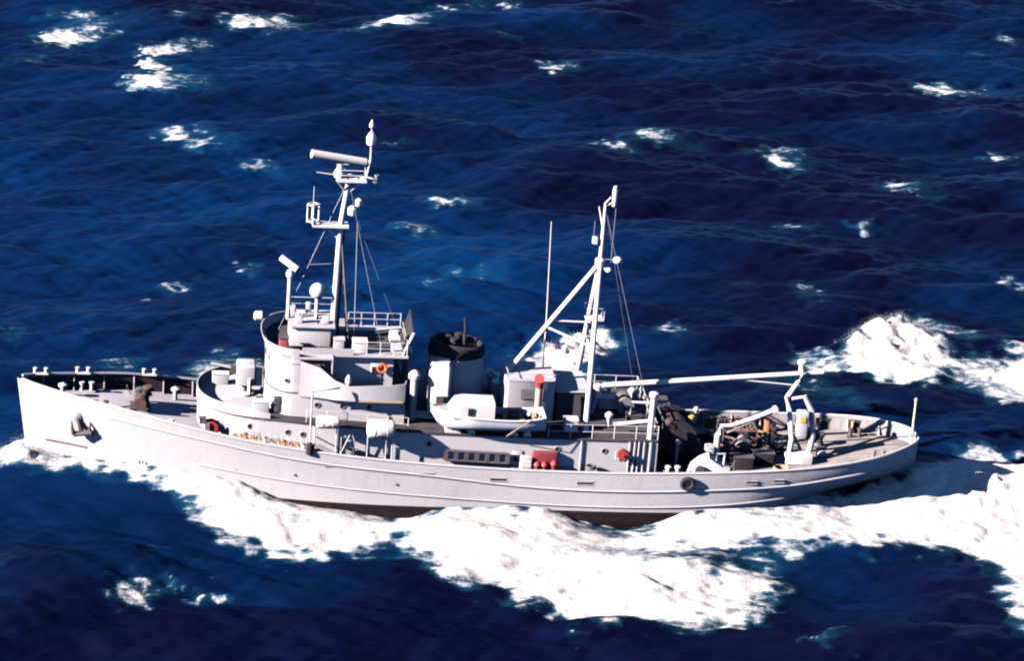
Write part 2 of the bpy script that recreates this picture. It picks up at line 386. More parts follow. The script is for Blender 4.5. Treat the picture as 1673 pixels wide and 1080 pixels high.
# portholes, windows, doors
def porthole(x, y, z, par, sd=-1, r=.17):
    m = MB(); m.lathe([(r+.05,0),(r+.05,.04),(r,.05),(r,.02)], (x,y,z) if sd>0 else (x,y,z), 'y', 14)
    if sd < 0:
        m.v = [(a, 2*y-b, c) for a,b,c in m.v]; m.f = [tuple(reversed(q)) for q in m.f]
    o = m.build('porthole','haze',par)
    g = MB(); g.lathe([(r-.005,0),(r-.005,.03*1)], (x,y-(0.03 if sd<0 else 0),z),'y',14); g.build('pane','glass',o)
def w1(x):
    for (xa,ya),(xb,yb) in zip(o1,o1[1:]):
        if xa<=x<=xb: return ya+(yb-ya)*(x-xa)/(xb-xa)
    return 4.7
for x,z in ((-15.7,5.0),(-13.2,4.75),(-12.2,4.65),(-3.7,4.3),(5.0,4.15),(8.2,4.1)):
    for sd in (-1,1): porthole(x, sd*w1(x), z, house1, sd)
for x,z in ((-11.3,6.45),(-9.6,6.4),(-7.8,6.4)):
    for sd in (-1,1): porthole(x, sd*3.6, z, house2, sd)
for x in (-13.4,):
    for sd in (-1,1): porthole(x, sd*3.5, 8.1, house3, sd, .12)
for y in (-1.8,-.9,0,.9,1.8):      # forward bridge ports
    m = MB(); xx = -14.72+.10*abs(y)**1.6/1.4; m.lathe([(.26,-.05),(.26,.05)],(xx,y,9.2),'x',14); o = m.build('bridge_port','haze',house3)
    m = MB(); m.lathe([(.2,-.07),(.2,-.02)],(xx,y,9.2),'x',14); m.build('pane','glass',o)
def door(x, y, z0, par, sd=-1, w_=.72, h=1.75, mat='haze', lab=None):
    ya, yb = sorted((y, y+sd*.06)); m = MB(); m.rbox(x-w_/2,x+w_/2,ya,yb,z0,z0+h,.028,2); d = m.build('door',mat,par)
    ya, yb = sorted((y+sd*.05, y+sd*.09)); m = MB(); m.box(x-w_/2+.1,x+w_/2-.1,ya,yb,z0+h*.55,z0+h*.82); m.build('door_panel','glass' if mat=='haze' else mat,d,False)
    m = MB(); m.tube([(x+w_*.3,y+sd*.06,z0+.8),(x+w_*.3,y+sd*.13,z0+.8),(x+w_*.15,y+sd*.13,z0+.8)],.02,6); m.build('door_handle','dark',d)
for sd in (-1,1):
    door(-13.9, sd*3.32, 5.75, house2, sd, .55, 1.15, 'dark')
    door(-9.3, sd*4.68, DK(-9.3)+.25, house1, sd); door(2.3, sd*4.7, DK(2)+.25, house1, sd); door(10.2, sd*4.7, DK(10)+.2, house1, sd)
    door(-7.4, sd*2.6, 7.35, house3, sd, .75, 1.9)
# vertical pipes, stiffeners and ladder on the after part of the house side
for x in (9.9,10.25,10.55,10.9,11.35,6.6,-6.6):
    m = MB(); m.tube([(x,-4.78,DK(x)+.1),(x,-4.78,H1(x)-.05)],.05,6); m.build('wall_pipe','haze',house1)
for x in (9.0,9.25,9.5):
    m = MB(); m.tube([(x,-4.82,3.55),(x,-4.82,4.15)],.045,6); m.build('hose_bracket','white',house1)
# ------------------------------------------------------------------ funnel
fn = MB(); R=[]
def fring(z, hx, hy, cx, sl=0, n=28): return [(cx+hx*math.cos(2*math.pi*t/n), hy*math.sin(2*math.pi*t/n), z-sl*math.cos(2*math.pi*t/n)) for t in range(n)]
fn.loft([fring(5.0,1.98,1.62,-1.75),fring(6.6,1.95,1.6,-1.75),fring(9.15,1.9,1.55,-1.75,.02)],True)
funnel = fn.build('funnel','haze',ship)
m = MB(); m.loft([fring(9.1,1.93,1.58,-1.75,.02),fring(9.25,1.98,1.62,-1.75,.03),fring(9.9,1.90,1.56,-1.72,.16),fring(10.05,1.7,1.4,-1.72,.16),fring(10.0,1.55,1.25,-1.72,.16),fring(9.7,1.5,1.2,-1.72,.1)],True,False,True); m.build('funnel_cap','black',funnel)
m = MB(); m.tube([(-1.2,.3,9.6),(-1.2,.3,10.9),(-1.3,.3,11.55)],.13,8,.07); m.build('exhaust_pipe','black',funnel)
for dx,dy in ((-2.4,.2),(-2.0,-.4),(-1.6,.6)):
    m = MB(); m.lathe([(.28,0),(.28,.6),(.22,.62)],(dx,dy,9.7),'z',12); m.build('exhaust_stack','black',funnel)
m = MB(); m.tube([(-3.75,-.6,5.1),(-3.75,-.6,9.3)],.07,6); m.build('steam_pipe','haze',funnel)
# white trunk added against the funnel's port front, standing in for its lit side
m = MB(); m.loft([[(-3.75,-2.35,z),(-3.45,-2.62,z),(-2.45,-2.62,z),(-2.25,-2.4,z),(-2.25,-1.2,z),(-3.75,-1.2,z)] for z in (5.6,8.9)]+[[(-3.6,-2.2,9.25),(-3.4,-2.4,9.25),(-2.5,-2.4,9.25),(-2.4,-2.3,9.25),(-2.4,-1.25,9.25),(-3.6,-1.25,9.25)]],True,False,True); ft=m.build('fan_trunk','white',funnel)
m = MB(); m.box(-3.2,-2.6,-2.66,-2.61,6.2,6.9); m.build('grille','dark',ft,False)
# engine casing between bridge and funnel, stepped
o4=[(-5.3,.4),(-5.25,2.3),(-4.2,2.4),(1.1,2.4),(1.15,.4)]
casing = house('engine_casing', o4, lambda x:H1(x)+.05, lambda x:5.75, 'haze', top_mat='deckdark')

# ------------------------------------------------------------------ after deckhouse on 01 level
o5=[(1.55,.1),(1.6,1.75),(1.75,1.9),(4.75,1.9),(4.95,1.75),(5,.1)]
house5 = house('after_deckhouse', o5, lambda x:H1(x)+.05, lambda x:7.85, 'haze')
m = MB(); m.box(2.65,4.2,-1.97,-1.9,6.6,7.3); wdw=m.build('louvre_panel','dark',house5,False)
for k in range(5):
    m = MB(); m.box(2.7,4.15,-2.02,-1.96,6.66+k*.13,6.72+k*.13); m.build('slat','steel',wdw,False)
m = MB(); m.box(5.2,7.3,-1.4,2.4,H1(6)+.05,7.0); lk5=m.build('boatswain_locker','deckdark',ship,False)  # near-black colour stands in for the after deckhouse's shadow
m = MB(); m.box(5.1,7.4,-1.5,2.5,7.0,7.08); m.build('locker_roof','deck',lk5,False)
m = MB(); m.tube([(1.7,-1.85,7.95),(1.7,-1.85,8.4),(1.7,1.85,8.4),(1.7,1.85,7.95)],.03,6); m.tube([(1.7,-1.85,8.4),(4.9,-1.85,8.4),(4.9,-1.85,7.95)],.03,6); m.build('roof_handrail','haze',house5)

# ------------------------------------------------------------------ mainmast: tripod with topmast
mast2 = MB().tube([(7.05,-3.3,4.9),(7.6,-.1,15.9)],.21,10,.17).build('mainmast','white',ship)
MB().tube([(7.05,3.3,4.9),(7.6,.1,15.9)],.21,10,.17).build('starboard_leg','white',mast2)
MB().tube([(1.95,0,7.9),(7.5,0,15.8)],.19,10,.17).build('forward_strut','white',mast2)
MB().lathe([(.1,-.35),(.34,-.3),(.36,.25),(.2,.4)],(7.6,0,15.9),'z',12).build('mast_head_collar','white',mast2)
MB().tube([(7.6,0,15.8),(7.62,0,20.2)],.17,10,.10).build('topmast','white',mast2)
MB().tube([(4.6,0,11.65),(7.3,0,11.6)],.07,8).build('cross_tie','white',mast2)
MB().tube([(4.25,0,11.2),(7.2,-1.5,10.4)],.08,8).build('cross_tie','white',mast2)
MB().tube([(7.3,-1.75,10.1),(7.3,1.75,10.1)],.08,8).build('cross_tie','white',mast2)
MB().tube([(7.62,0,19.9),(8.0,0,20.2),(8.15,0,20.0)],.06,6).tube([(7.62,0,20.2),(7.95,0,20.6)],.05,6).build('gaff_bracket','white',mast2)
MB().lathe([(.05,0),(.16,.1),(.19,1.2),(.10,1.5)],(8.2,0,19.9),'z',10).build('masthead_drum','white',mast2)
MB().tube([(7.55,0,18.6),(7.2,0,19.9)],.09,8,.05).build('aerial_stub','white',mast2)
MB().box(6.95,7.25,-.2,.2,17.3,17.75).build('lamp_box','white',mast2)
MB().tube([(7.0,0,18.9),(7.0,0,17.4)],.02,5).build('signal_halyard','steel',mast2)
for (x,y,z,s) in ((8.75,-.2,16.2,.34),(8.15,-.4,15.55,.24)):
    m = MB(); m.tube([(7.7,y*.3,z),(x-.1,y,z+.05)],.035,6); l=m.build('lamp_arm','steel',mast2)
    MB().sph((x,y,z),s,12,.75).build('floodlight','white',l)
MB().tube([(8.35,0,20.0),(8.3,-.1,16.0)],.018,5).build('halyard','steel',mast2)
MB().box(6.9,8.1,-.55,.55,11.9,11.98).build('mast_platform','white',mast2,False)
m=MB()
for y in (-.55,.55):
    m.tube([(6.9,y,11.98),(6.9,y,12.8),(8.1,y,12.8),(8.1,y,11.98)],.025,5)
m.build('platform_rail','white',mast2)
# cargo boom with rigging
boom = MB().tube([(8.3,0,6.75),(8.6,0,7.0),(23.9,0,8.45)],.23,12,.17).build('cargo_boom','white',ship)
MB().lathe([(.2,-.5),(.3,-.4),(.3,.4),(.2,.5)],(8.2,0,6.6),'z',10).build('boom_gooseneck','white',boom)
MB().tube([(7.9,0,5.0),(8.2,0,6.4)],.16,8).build('boom_pedestal','haze',boom)
MB().tube([(17.0,0,7.8),(22.3,-.12,7.45)],.05,6).build('boom_strut','white',boom)
# wire stays
# whip aerial
MB().tube([(4.35,.4,7.9),(4.3,.4,12),(4.1,.4,18.6)],.055,6,.03).build('whip_aerial','white',house5)

# ------------------------------------------------------------------ foremast with radars
fm = MB().tube([(-10.25,0,9.8),(-10.1,0,18),(-9.7,0,21.4)],.24,12,.16).build('foremast','white',ship)
MB().tube([(-9.95,.0,9.8),(-9.9,.1,17.6)],.11,8).build('cable_trunk','black',fm)
for sd in (-1,1): MB().tube([(-9.2,sd*1.4,9.8),(-10.0,0,17.2)],.07,8).build('mast_leg','dark',fm)
MB().box(-12.0,-9.6,-.5,.5,17.9,18.05).build('lower_platform','white',fm,False)
MB().tube([(-10.1,0,16.9),(-11.2,0,17.9)],.07,6).build('platform_brace','white',fm)
# square loop aerial on the platform end
m=MB()
for y in (-.45,.45): m.tube([(-12.0,y,18.1),(-12.0,y,19.35)],.07,6)
for x in (-12.35,-11.6): m.tube([(x,0,18.1),(x,0,19.4)],.07,6)
for z in (18.2,19.35): m.tube([(-12.35,0,z),(-12,-.45,z),(-11.6,0,z),(-12,.45,z),(-12.35,0,z)],.06,6)
m.build('loop_aerial','white',fm)
MB().tube([(-12.0,0,19.3),(-12.0,0,20.6)],.02,5).build('thin_whip','white',fm)
MB().lathe([(.12,-.2),(.3,-.1),(.32,.35),(.15,.5)],(-9.4,-.2,18.9),'z',10).build('lantern_box','white',fm)
MB().lathe([(.1,-.15),(.22,-.1),(.24,.3),(.1,.4)],(-9.0,-.1,19.5),'z',10).build('lantern_box','white',fm)
MB().box(-10.6,-8.6,-.8,.8,21.2,21.32).build('radar_platform','white',fm,False)
m=MB()
for x,y in ((-10.5,-.7),(-8.7,-.7),(-10.5,.7),(-8.7,.7)): m.tube([(x,y,21.3),(x,y,22.0)],.03,5)
for z in (21.65,22.0): m.tube([(-10.5,-.7,z),(-8.7,-.7,z),(-8.7,.7,z),(-10.5,.7,z),(-10.5,-.7,z)],.03,5)
m.build('platform_rail','white',fm)
MB().tube([(-10.2,0,21.4),(-11.9,-.2,21.65)],.07,6,.04).build('yardarm','white',fm)
MB().tube([(-8.7,0,21.4),(-7.9,-.2,21.3)],.06,6,.04).build('yardarm','white',fm)
MB().tube([(-9.9,-.0,20.3),(-10.5,-.5,21.2)],.07,6).tube([(-9.7,0,20.3),(-8.8,-.5,21.2)],.07,6).build('platform_brace','white',fm)
for k,(x,z) in enumerate(((-8.0,21.0),(-7.9,21.5))): MB().lathe([(.08,-.1),(.16,-.05),(.16,.12),(.06,.16)],(x,-.2,z),'z',8).build('signal_lamp','steel',fm)
MB().lathe([(.4,0),(.42,.3),(.25,.55),(.2,.9)],(-10.35,0,21.35),'z',12).build('radar_pedestal','white',fm)
m=MB(); m.tube([(-12.3,-.3,22.95),(-8.65,.35,22.28)],.30,12)
ra=m.build('radar_antenna','white',fm)
MB().tube([(-8.55,.2,21.3),(-8.35,.2,22.6)],.09,8).tube([(-8.35,.2,22.5),(-8.4,.2,25.0)],.07,8,.04).build('masthead_pole','white',fm)
MB().lathe([(.1,-.1),(.3,0),(.34,.5),(.2,.75),(.08,.9)],(-8.38,.2,23.6),'z',12).build('direction_finder','white',fm)
MB().lathe([(.05,0),(.17,.1),(.17,.3),(.03,.6)],(-8.4,.2,24.7),'z',10).build('masthead_light','white',fm)
# secondary radar on its own post
r2 = MB().tube([(-13.3,0,11.2),(-13.3,0,14.35)],.15,10).build('navigation_radar_post','white',house3)
MB().lathe([(.25,0),(.3,.25),(.18,.5)],(-13.3,0,14.2),'z',10).build('radar_gearbox','white',r2)
MB().tube([(-13.95,.3,15.45),(-12.85,-.35,14.85)],.24,12).build('radar_antenna','white',r2)
# radome, binnacle and boxes on the chart house roof
pd = MB().tube([(-11.4,0,11.25),(-11.4,0,12.8)],.14,8).build('radome_post','white',house3)
MB().sph((-11.4,0,13.25),.55,16).build('radome','white',pd)
MB().tube([(-12.0,-.1,15.15),(-10.6,-.1,15.25)],.03,5).build('wind_vane','steel',fm)
for (x,y,z,sx,sy,sz,mt,nm) in ((-12.6,-.9,11.3,.5,.4,.6,'white','signal_lamp'),(-11.9,.9,11.3,.35,.35,.8,'haze','repeater_stand'),(-12.9,.6,11.3,.3,.3,.7,'haze','voice_pipe'),
   (-10.8,-.8,11.3,.45,.4,.45,'white','chart_box')):
    m=MB(); m.rbox(x-sx/2,x+sx/2,y-sy/2,y+sy/2,z,z+sz,.06); m.build(nm,mt,house3)
m=MB()
for y in (-1.6,1.6): m.tube([(-13.2,y,11.28),(-13.2,y,12.2),(-10.3,y,12.2),(-10.3,y,11.28)],.03,5); m.tube([(-13.2,y,11.75),(-10.3,y,11.75)],.02,5)
m.tube([(-13.2,-1.6,12.2),(-13.2,1.6,12.2)],.03,5); m.build('chart_house_rail','white',house3)
m=MB()
for x in np.linspace(-9,-5.4,5): m.tube([(x,-2.9,9.8),(x,-2.9,10.75)],.03,5); m.tube([(x,2.9,9.8),(x,2.9,10.75)],.03,5)
for z in (10.3,10.75):
    for y in (-2.9,2.9): m.tube([(-9,y,z),(-5.4,y,z)],.022,5)
    m.tube([(-5.4,-2.9,z),(-5.4,2.9,z)],.022,5)
m.build('bridge_roof_rail','white',house3)
MB().tube([(-8.85,-1.2,9.8),(-9.05,-.6,18.4)],.045,6,.03).build('whip_aerial','steel',house3)
MB().tube([(-9.0,0,18.3),(-6.0,.6,10.9)],.012,4).build('mast_stay','steel',fm)
for a_, b_ in (((-9.7,-.1,21.0),(-7.0,-2.8,9.85)),((-9.7,.1,21.0),(-7.0,2.8,9.85)),((-9.9,0,20.8),(-13.9,0,10.4))):
    MB().tube([a_, b_], .011, 4).build('mast_stay','steel',fm)
for a_, b_ in (((7.7,0,19.6),(11.6,-4.5,5.0)),((7.7,0,19.6),(11.6,4.5,5.0))):
    MB().tube([a_, b_], .010, 4).build('mast_stay','steel',mast2)
# ------------------------------------------------------------------ 01 deck railing, aft and starboard
def rail(name, pts, par, h=1.0, mat='white', step=1.5):
    m=MB(); tot=[]
    for a_,b_ in zip(pts,pts[1:]):
        a_,b_=Vector(a_),Vector(b_); n=max(1,int(round((b_-a_).length/step)))
        for i in range(n): tot.append(a_.lerp(b_,i/n))
    tot.append(Vector(pts[-1]))
    for p in tot: m.tube([p,p+Vector((0,0,h))],.028,5)
    for k in (.5,1.0): m.tube([p+Vector((0,0,h*k)) for p in tot],.02,5)
    return m.build(name,mat,par)
rail('deck_railing',[(4.3,-4.7,H1(4.3)+.05),(11.8,-4.7,H1(11.8)+.05),(11.8,4.7,H1(11.8)+.05),(-5,4.7,H1(-5)+.05)],house1)
rail('deck_railing',[(-12,-4.5,H1(-12)+.05),(-5.2,-4.7,H1(-5)+.05)],house1,.95)
# kingpost at the after port corner and its small platform
kp=MB().tube([(11.3,-4.5,2.2),(11.3,-4.5,8.1)],.24,12,.2).build('after_kingpost','white',house1)
MB().lathe([(.25,0),(.32,.05),(.32,.25),(.1,.35)],(11.3,-4.5,8.05),'z',12).build('kingpost_cap','white',kp)
MB().tube([(11.3,-4.5,7.6),(9.9,-4.2,7.5),(9.8,-4.2,6.6)],.08,6).build('kingpost_bracket','white',kp)
MB().tube([(11.3,-4.5,6.3),(8.9,-3.6,5.6)],.12,8).build('stowed_spar','white',kp)
# funnel-side vents
def mushroom(x,y,z0,h,r,par):
    o=MB().tube([(x,y,z0),(x,y,z0+h)],r*.62,10).build('ventilator','haze',par)
    MB().lathe([(r*.6,-.1),(r,0),(r,.25),(r*.6,.45),(.05,.55)],(x,y,z0+h-.1),'z',14).build('ventilator_head','white',o)
mushroom(-4.75,-2.6,5.1,3.2,.42,casing); mushroom(-4.9,2.4,5.1,3.0,.42,casing); mushroom(-9.3,-4.0,7.25,1.1,.22,ship); mushroom(.9,1.8,5.7,1.2,.35,casing)
# red-mouthed cowl ventilator by the after deckhouse
cv=MB().tube([(3.75,-2.6,5.0),(3.75,-2.6,8.0)],.23,12).build('cowl_ventilator',paint('faded_pink_red',(.58,.30,.25),.6,.12,(.6,.5,.48),.5),ship)
MB().tube([(3.75,-2.6,7.75),(3.75,-2.62,8.15),(3.72,-2.75,8.45),(3.65,-3.0,8.55)],.24,14,.34).build('cowl_head','red',cv)
# raft rack frames over the port side (ship structure)
fr=MB()
for x in (-11.45,-10.0): fr.tube([(x,-5.35,DK(x)),(x,-5.35,5.55)],.05,6)
for x in (-7.9,-6.25): fr.tube([(x,-5.35,DK(x)),(x,-5.35,4.95)],.05,6)
fr.tube([(-11.45,-5.35,5.5),(-10.0,-5.35,5.5)],.05,6); fr.tube([(-7.9,-5.35,4.9),(-6.25,-5.35,4.9)],.05,6)
fr.tube([(-11.45,-5.35,4.6),(-11.45,-4.6,4.6)],.05,6); fr.tube([(-6.25,-5.35,4.4),(-6.25,-4.7,4.4)],.05,6)
fr.tube([(-10.0,-5.35,DK(-10)+.2),(-9.0,-5.35,5.3)],.04,6); fr.tube([(-9.0,-5.35,5.3),(-8.2,-5.35,DK(-8)+.2)],.04,6)
rack=fr.build('raft_rack','haze',house1)
df=MB().tube([(-11.75,-5.3,DK(-11.7)),(-11.75,-5.3,8.0),(-9.9,-4.6,8.1)],.07,6).build('davit_frame','haze',house1)

# ================================================================== things carried on the ship
def boat_hull(m, x0, x1, yc, hb, zg, zk, n=18, lo=0., hi=1.):
    """small-boat shell: pointed bow at x0, rounded transom at x1; zg(x) gunwale"""
    R=[]
    for i in range(n+1):
        t=i/n; x=x0+(x1-x0)*t
        b=hb*min(1,(math.sin(math.pi/2*min(t/.42,1))**.8))*(1-.25*max(0,(t-.75)/.25)**2)+.02
        k=zk+(zg(x)-zk)*(.75*(1-min(t/.16,1))**2)
        q=[]
        for s_ in np.linspace(-1,1,13):
            u=abs(s_); y=b*math.sin(math.pi/2*u)**.75*(1 if s_>0 else -1)
            z=k+(zg(x)-k)*(u**2.2)
            q.append((x,yc+y,z))
        R.append(q)
    m.loft(R,False); 
    m.f.append(tuple(range(n*13,n*13+13)))
    return R
# --- motor launch in its chocks on the port side
L=thing('motor_launch','white motor launch with square cabin, stowed on chocks beside the funnel','boat',(0.1,-4.0,5.3))
zg=itp([(-3.75,7.25),(-2.5,6.98),(-.5,6.80),(1.5,6.72),(3.2,6.80),(3.95,6.92)])
m=MB(); R=boat_hull(m,-3.75,3.95,-4.0,1.15,zg,5.72); lh=m.build('launch_hull',paint('launch_hull_paint',(.50,.51,.56),.4,.05),L)
m=MB(); m.tube([p[0] for p in R],.07,6); m.tube([p[-1] for p in R],.07,6); m.tube(R[-1],.05,6); m.build('gunwale','white',lh)
m=MB(); m.loft([[ (p[0][0],-4.0+(p[0][1]+4.0)*.93,zg(p[0][0])-.42),(p[-1][0],-4.0+(p[-1][1]+4.0)*.93,zg(p[-1][0])-.42)] for p in R[1:-1]],False); m.build('cockpit_sole','brown',L)
m=MB(); m.loft([[(-3.6,-4.05,7.22),(-3.6,-3.95,7.22)],[(-2.9,-4.75,7.08),(-2.9,-3.25,7.08)],[(-2.3,-5.0,7.0),(-2.3,-3.0,7.0)]],False); m.build('foredeck','white',L)
m=MB(); sec=[(-2.55,6.9,7.08),(-2.1,6.85,7.75),(-1.6,6.8,7.86),(.45,6.76,7.82)]
def cring(x,z0,z1): return [(x,-5.02,z0-.1),(x,-4.98,z1-.12),(x,-4.7,z1),(x,-3.3,z1),(x,-3.02,z1-.12),(x,-2.98,z0-.1)]
m.loft([cring(*q) for q in sec],True,True,True); cab=m.build('cabin','white',L)
m=MB(); m.box(-1.35,-.98,-5.06,-4.96,6.98,7.48); m.build('cabin_window','glass',cab,False)
m=MB(); m.box(-2.15,-2.05,-4.6,-3.4,7.2,7.6); m.build('windscreen','glass',cab,False)
m=MB(); m.box(.47,.52,-4.5,-3.6,6.5,7.5); m.build('cabin_door','brown',cab,False)
for x in (1.3,2.4,3.3): m=MB(); m.box(x-.16,x+.16,-4.95,-3.05,6.5,6.56); m.build('thwart','tan',L,False)
m=MB(); m.rbox(1.5,2.2,-4.3,-3.7,6.35,6.95,.1); m.build('engine_box','brown',L)
m=MB(); m.tube([(3.5,-4.4,6.5),(3.6,-4.5,7.1)],.04,6); m.sph((2.9,-4.2,6.9),.17); m.build('tiller','white',L)
for x in (-2.4,-1.9,-.9,2.0,2.9):
    m=MB(); z=H1(x)+.05
    m.add([(x-.28,-4.72,z),(x+.28,-4.72,z),(x+.28,-3.5,z),(x-.28,-3.5,z),(x-.1,-4.7,z+.55+.1*(abs(x)>2)),(x+.1,-4.7,z+.55+.1*(abs(x)>2)),(x+.1,-3.1,z+.8),(x-.1,-3.1,z+.6)],[(3,2,1,0),(4,5,6,7),(0,1,5,4),(1,2,6,5),(2,3,7,6),(3,0,4,7)]); m.build('boat_chock','white',house1,False)
m=MB(); m.tube([(2.9,-5.2,6.85),(1.8,-5.35,6.1),(1.4,-4.6,5.4)],.03,5); m.build('lashing','rope',L)
L.location.y -= .62; L.location.z -= .22     # stowed overhanging the deck edge
# --- life raft canisters
def raft(x0,x1,z0,z1,lab):
    t=thing('liferaft_canister',lab,'life raft',((x0+x1)/2,-5.45,z0),'raft canisters on the port rack')
    r=(z1-z0)/2; cz=(z0+z1)/2
    m=MB(); m.lathe([(r*.55,0),(r*.86,.06),(r,.2),(r,x1-x0-.2),(r*.86,x1-x0-.06),(r*.55,x1-x0)],(x0,-5.45,cz),'x',18); m.build('canister_shell','canvas',t)
    for f_ in (.28,.72):
        x=x0+(x1-x0)*f_; m=MB(); m.lathe([(r+.015,-.05),(r+.025,0),(r+.015,.05)],(x,-5.45,cz),'x',18); m.build('strap','white',t)
raft(-11.4,-9.85,5.55,6.4,'smaller white raft canister on the rack, the one nearer the bow')
raft(-8.0,-6.15,4.97,6.22,'larger white raft canister on the rack, nearer the launch')
# --- life ring on the pilothouse wall
m=MB(); R=[]
for k in range(20):
    t=2*math.pi*k/20; c=(math.cos(t),math.sin(t))
    R.append([(-7.55+.75*0+c[0]*(.29+.095*math.cos(u)),-2.76+.07*math.sin(u)*-1,8.55+c[1]*(.29+.095*math.cos(u))) for u in np.linspace(0,2*math.pi,9)[:-1]])
R.append(R[0]); m.loft(R,True); m.f=[tuple(reversed(q)) for q in m.f]
for i,v in enumerate(m.v): m.v[i]=(v[0]+.55,v[1]-.08,v[2]+.35)
lr=m.build('life_ring',paint('life_ring_orange',(.70,.11,.03),.6,.08)); tag(lr,'orange life ring hung on the pilothouse side','life ring')
# --- deck gun on the platform
g=thing('deck_gun','grey deck gun with blocky shield on the round forward platform','gun',(-16.1,0,H1(-16)+.1))
z0=H1(-16)+.1
MB().lathe([(.85,0),(.8,.15),(.45,.3),(.4,.9)],(-16.1,0,z0),'z',16).build('gun_mount','haze',g)
m=MB(); m.rbox(-16.6,-15.3,-.75,.75,z0+.8,z0+2.25,.14); sh=m.build('gun_shield','haze',g)
m=MB(); m.rbox(-15.35,-14.85,-.55,.1,z0+.75,z0+1.9,.08); m.build('breech_cover','white',sh)
m=MB(); m.tube([(-16.5,0,z0+1.75),(-17.5,0,z0+1.95),(-18.35,0,z0+2.1)],.12,10,.08); m.build('gun_barrel','haze',g)
m=MB(); m.box(-17.0,-16.5,-.28,.28,z0+1.5,z0+2.0); m.build('barrel_cradle','dark',g,False)
m=MB(); m.tube([(-15.7,-.85,z0+.3),(-15.7,-.85,z0+1.4)],.14,8); m.build('gunner_seat_post','white',g)
# ready-use lockers round the platform
for (x,y,lab) in ((-17.6,1.7,'small grey ammunition locker on the far side of the gun platform'),(-15.0,-3.2,'small grey ammunition locker beside the bridge front door')):
    t=thing('ammunition_locker',lab,'locker',(x,y,H1(x)+.08),'lockers on the gun platform'); z=H1(x)+.08
    MB().rbox(x-.55,x+.55,y-.3,y+.3,z,z+.75,.05).build('locker_body','haze',t); MB().box(x-.58,x+.58,y-.33,y+.33,z+.76,z+.82).build('locker_lid','white',t,False)
# --- machine gun in the port bridge wing
g=thing('machine_gun','small dark machine gun on the port bridge wing, pointing forward','gun',(-11.4,-3.3,7.3))
MB().tube([(-11.4,-3.3,7.3),(-11.4,-3.3,9.05)],.08,8).build('pedestal','haze',g)
MB().box(-11.8,-10.9,-3.42,-3.2,9.05,9.3).build('receiver','dark',g,False)
MB().tube([(-11.75,-3.3,9.2),(-13.1,-3.75,9.35)],.045,8,.03).build('barrel','dark',g)
MB().tube([(-10.9,-3.3,9.2),(-10.65,-3.2,9.25),(-10.65,-3.4,9.25)],.03,6).build('grips','dark',g)
MB().box(-11.5,-11.2,-3.75,-3.42,9.0,9.3).build('ammunition_box','dark',g,False)
# --- bow anchor against the port side
ax,az=-26.9,3.75; ay=-half(ax,az)-.12
A=thing('anchor','rusty dark stockless anchor housed against the port bow','anchor',(ax,ay,az-.6))
MB().tube([(ax-.25,ay+.02,az+.75),(ax+.1,ay-.12,az-.35)],.14,8,.17).build('shank','brown',A)
m=MB(); m.tube([(ax-.45,ay-.15,az-.5),(ax+.75,ay-.28,az-.32)],.2,8); m.build('crown','dark',A)
for s_,dx in ((-1,-.45),(1,.7)):
    m=MB(); m.tube([(ax+dx,ay-.2,az-.45),(ax+dx-.1,ay-.33,az+.0),(ax+dx-.1+.06*s_,ay-.16,az+.5)],.17,8,.03); m.build('fluke','brown',A)
m=MB(); R=[]
m.lathe([(.3,-.1),(.42,-.02),(.4,.16),(.25,.22)],(ax-.25,ay+.1,az+.75),'y',14); m.v=[(a,2*(ay+.1)-b,c) for a,b,c in m.v]; m.build('hawse_lip','haze',hull)
# --- forecastle gear
def bitts(x,y,lab,mat='dark'):
    z=DK(x)+.05; t=thing('mooring_bitts',lab,'bollard',(x,y,z),'mooring bitts on deck')
    MB().box(x-.55,x+.55,y-.2,y+.2,z,z+.08).build('base_plate',mat,t,False)
    for d in (-.33,.33): MB().lathe([(.14,.05),(.14,.55),(.2,.6),(.2,.68),(.1,.72)],(x+d,y,z),'z',12).build('post',mat,t)
bitts(-25.6,-1.5,'brown twin mooring bitts on the forecastle just ahead of the windlass','brown')
bitts(-26.6,1.6,'pale twin mooring bitts by the far forecastle bulwark','haze')
bitts(-21.2,-3.0,'grey twin mooring bitts on the forecastle near the port bulwark abreast the windlass','haze')
bitts(27.3,2.3,'dark twin mooring bitts by the far bulwark near the stern')
bitts(28.0,-1.9,'dark twin mooring bitts by the port bulwark near the stern','steel')
z=DK(-23)+.08
W=thing('anchor_windlass','dark rust-streaked anchor windlass in the middle of the forecastle','windlass',(-23.0,0,z))
MB().box(-23.7,-22.3,-.8,.8,z,z+.12).build('bedplate','dark',W,False)
MB().lathe([(.42,0),(.42,.1),(.24,.16),(.24,.5),(.42,.56),(.42,.66)],(-23.0,-1.15,z+.65),'y',16).build('gypsy_wheel','brown',W)
MB().lathe([(.42,0),(.42,.1),(.24,.16),(.24,.5),(.42,.56),(.42,.66)],(-23.0,.45,z+.65),'y',16).build('gypsy_wheel','dark',W)
MB().rbox(-23.4,-22.6,-.45,.45,z+.1,z+1.15,.1).build('gear_housing','dark',W)
MB().lathe([(.12,0),(.12,.5),(.35,.55),(.22,.8),(.36,1.1),(.3,1.18)],(-22.5,.9,z),'z',14).build('warping_head','brown',W)
MB().tube([(-23.6,-.2,z+1.0),(-23.9,-.3,z+1.6)],.04,6).tube([(-23.9,-.55,z+1.6),(-23.9,-.05,z+1.6)],.04,6).build('brake_handle','brown',W)
m=MB(); m.tube([(-23.3,-.85,z+.45),(-24.5,-.9,z+.25),(-26.2,-1.35,z+.22)],.07,6); c=m.build('anchor_chain','brown'); tag(c,'rusty anchor chain running from the windlass to the port hawse','chain')
